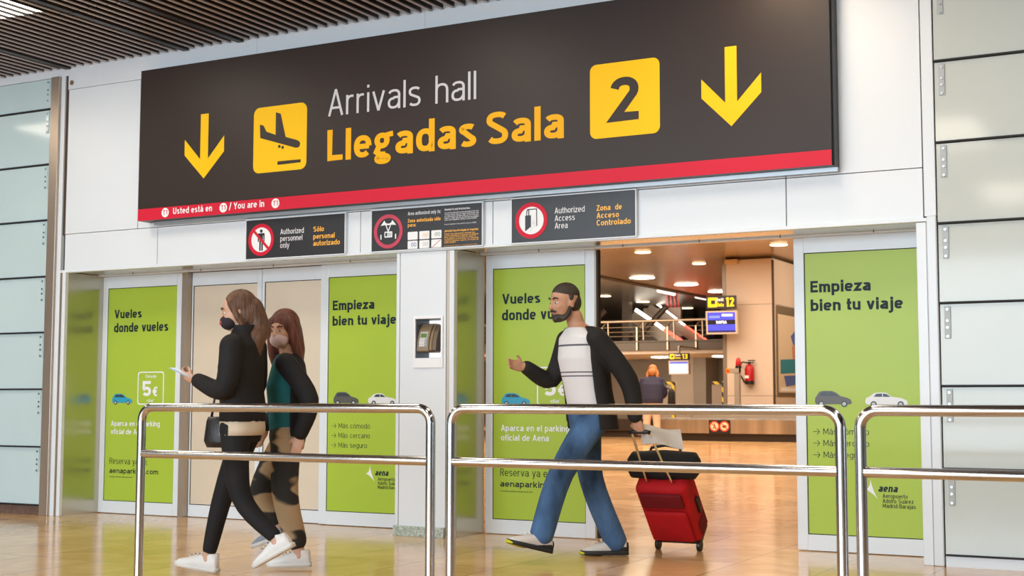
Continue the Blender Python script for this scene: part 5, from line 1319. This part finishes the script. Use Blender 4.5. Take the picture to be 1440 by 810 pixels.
    for k in (-1, 1): MB().cyl(S_(.54, .09*k, .03), S_(hl-.01, .06*k, 0), .008, seg=12).build('handle_tube', CHROME, rt, smooth='angle')
    MB().sweep([S_(hl-.01, -.07, 0), S_(hl, -.05, 0), S_(hl, .05, 0), S_(hl-.01, .07, 0)], .014, 10).build('handle_grip', BLACK, rt, smooth=True)
    # black bag lying on top of the case
    mb = MB(); c0 = S_(.60, .0, .165)
    mb.loft([(c0-lat*.25, ax*.05, dep*.05), (c0-lat*.22, ax*.085, dep*.095), (c0, ax*.095, dep*.11), (c0+lat*.22, ax*.085, dep*.095), (c0+lat*.25, ax*.05, dep*.05)], 22)
    c0 = S_(.655, .0, .13)
    bag = mb.build('duffel_bag', cloth('bag_black', (.013, .013, .014), .1), smooth=True, at=S_(.56, 0, .1))
    tag(bag, 'black soft bag lying across the top of the red suitcase', 'bag')
    MB().sweep([S_(.62, -.12, .23), S_(.66, -.10, .27), S_(.67, 0, .285), S_(.66, .10, .27), S_(.62, .12, .23)], .011, 8).build('carry_handle', BLACK, bag, smooth=True)
    # white paper carried in the same hand
    mb = MB(); g0 = grip-up*.02-fw*.05
    R_ = Matrix.Identity(4); a_ = (-fw*.9-up*.1+lt*.1).normalized(); n_ = (up*.6+lt*.8); n_ = (n_-a_*n_.dot(a_)).normalized(); b_ = n_.cross(a_)
    pts = []
    for i in range(9):
        u = i/8; pts.append([g0+a_*(-.04+.30*u)+b_*v+n_*(.015*math.sin(u*6+v*9)) for v in (-.075, -.03, .03, .075)])
    vr = [[mb.bm.verts.new(p) for p in r] for r in pts]
    for r0, r1 in zip(vr, vr[1:]):
        for i in range(3): mb.bm.faces.new((r0[i], r0[i+1], r1[i+1], r1[i]))
    bmesh.ops.solidify(mb.bm, geom=mb.bm.faces[:], thickness=.012)
    tag(mb.build('paper_bag', mat('paper_white', (.84, .82, .81), .7), smooth=True, at=g0), 'folded white paper bag held in the hand that pulls the suitcase', 'bag')
man_case()

# ---- person standing at the carousel, back turned
def person_back():
    c = atZ(917, 625.0, 0); wx, wy = c.x, c.y
    k = 1.14                                          # tall figure
    M_ = person_frame(wx, wy, (-.25, .97)) @ Matrix.Scale(k, 4); W_ = lambda x, y, z: M_ @ Vector((x, y, z))
    R3 = M_.to_3x3().normalized(); fw, lt, up = R3 @ Vector((1, 0, 0)), R3 @ Vector((0, 1, 0)), Vector((0, 0, 1))
    b = MB()
    hipL, hipR = W_(0, .085, .86), W_(0, -.085, .86); kneeL, ankL = W_(.02, .11, .47), W_(0, .13, .10); kneeR, ankR = W_(.02, -.10, .47), W_(0, -.10, .10)
    limb(b, [hipL, kneeL, ankL], [.08*k, .055*k, .04*k]); limb(b, [hipR, kneeR, ankR], [.08*k, .055*k, .04*k])
    torso(b, [(W_(0, 0, .80), .14*k, .10*k, fw), (W_(0, 0, .93), .16*k, .11*k, fw), (W_(.02, 0, 1.08), .14*k, .10*k, fw), (W_(.05, 0, 1.25), .16*k, .11*k, fw), (W_(.09, 0, 1.36), .16*k, .09*k, fw), (W_(.11, 0, 1.42), .08*k, .06*k, fw)], lt)
    limb(b, [W_(.10, 0, 1.38), W_(.16, 0, 1.48)], [.055*k, .05*k])
    shL, shR = W_(.08, .18, 1.33), W_(.08, -.18, 1.33); elL, wrL = W_(.10, .25, 1.08), W_(.26, .18, .98); elR, wrR = W_(.10, -.25, 1.08), W_(.26, -.16, .98)
    limb(b, [shL, elL, wrL], [.05*k, .04*k, .028*k]); limb(b, [shR, elR, wrR], [.05*k, .04*k, .028*k])
    hand_mesh(b, wrL, fw-up*.2, -lt, .5, up, k); hand_mesh(b, wrR, fw-up*.2, lt, .5, up, k)
    P_, rot = head_mesh(b, W_(.19, 0, 1.535), fw*.85-up*.5, up, k)
    body = b.build('person', SKIN, remesh=.013, sm=3, at=(wx, wy, 0))
    tag(body, 'person with orange hair in navy jacket and cream trousers standing at the carousel', 'person')
    face_parts(body, P_, rot, k, hairmat('hair_orange', (.42, .15, .035)))
    m = MB().ball(P_(-.022, 0, .035), (.112*k, .098*k, .105*k), 24, rot).ball(P_(-.05, 0, -.05), (.085*k, .098*k, .10*k), 20, rot)
    for q in (-1, 1): limb(m, [P_(.0, q*.08, 0), P_(-.01, q*.10, -.10), P_(-.02, q*.105, -.17)], [.04*k, .045*k, .02*k])
    m.build('hair', hairmat('hair_orange', (.42, .15, .035)), body, remesh=.013, sm=2)
    m = MB()
    torso(m, [(W_(0, 0, .86), .235*k, .17*k, fw), (W_(0, 0, .95), .245*k, .18*k, fw), (W_(.02, 0, 1.10), .24*k, .17*k, fw), (W_(.05, 0, 1.26), .235*k, .16*k, fw), (W_(.09, 0, 1.37), .20*k, .11*k, fw), (W_(.12, 0, 1.43), .09*k, .08*k, fw)], lt)
    limb(m, [shL, elL, wrL*.9+elL*.1], [.085*k, .078*k, .055*k]); limb(m, [shR, elR, wrR*.9+elR*.1], [.085*k, .078*k, .055*k])
    m.build('jacket', cloth('jacket_navy', (.030, .030, .060), .1, .3), body, remesh=.014, sm=3)
    m = MB()
    torso(m, [(W_(0, 0, .80), .16*k, .12*k, fw), (W_(0, 0, .88), .18*k, .13*k, fw), (W_(0, 0, .95), .17*k, .12*k, fw)], lt)
    limb(m, [hipL, kneeL, ankL], [.11*k, .08*k, .062*k]); limb(m, [hipR, kneeR, ankR], [.11*k, .08*k, .062*k])
    m.build('trousers', cloth('trousers_cream', (.66, .50, .40), .06, .2), body, remesh=.014, sm=3)
    for a_ in (ankL, ankR): shoe('shoe', body, a_, fw, mat('shoe_tan', (.35, .22, .13), .6), DARKS, s=k)
    bg_ = W_(-.02, -.42, .97)
    m = MB(); m.loft([(bg_-up*.20*k, fw*.12*k, lt*.06*k), (bg_-up*.14*k, fw*.16*k, lt*.08*k), (bg_+up*.12*k, fw*.14*k, lt*.07*k), (bg_+up*.18*k, fw*.09*k, lt*.04*k)], 20)
    bag = m.build('shoulder_bag', cloth('bag_black_2', (.014, .012, .012), .1), smooth=True, at=bg_)
    tag(bag, 'black bag hanging at the side of the person by the carousel', 'bag')
    MB().sweep([bg_+up*.16*k+fw*.08, W_(.02, -.29, 1.2), W_(.07, -.2, 1.44), W_(.0, -.28, 1.2), bg_+up*.16*k-fw*.08], .014*k, 8).build('strap', BLACK, bag, smooth=True)
DARKS = mat('sole_black', (.02, .02, .02), .6)
person_back()
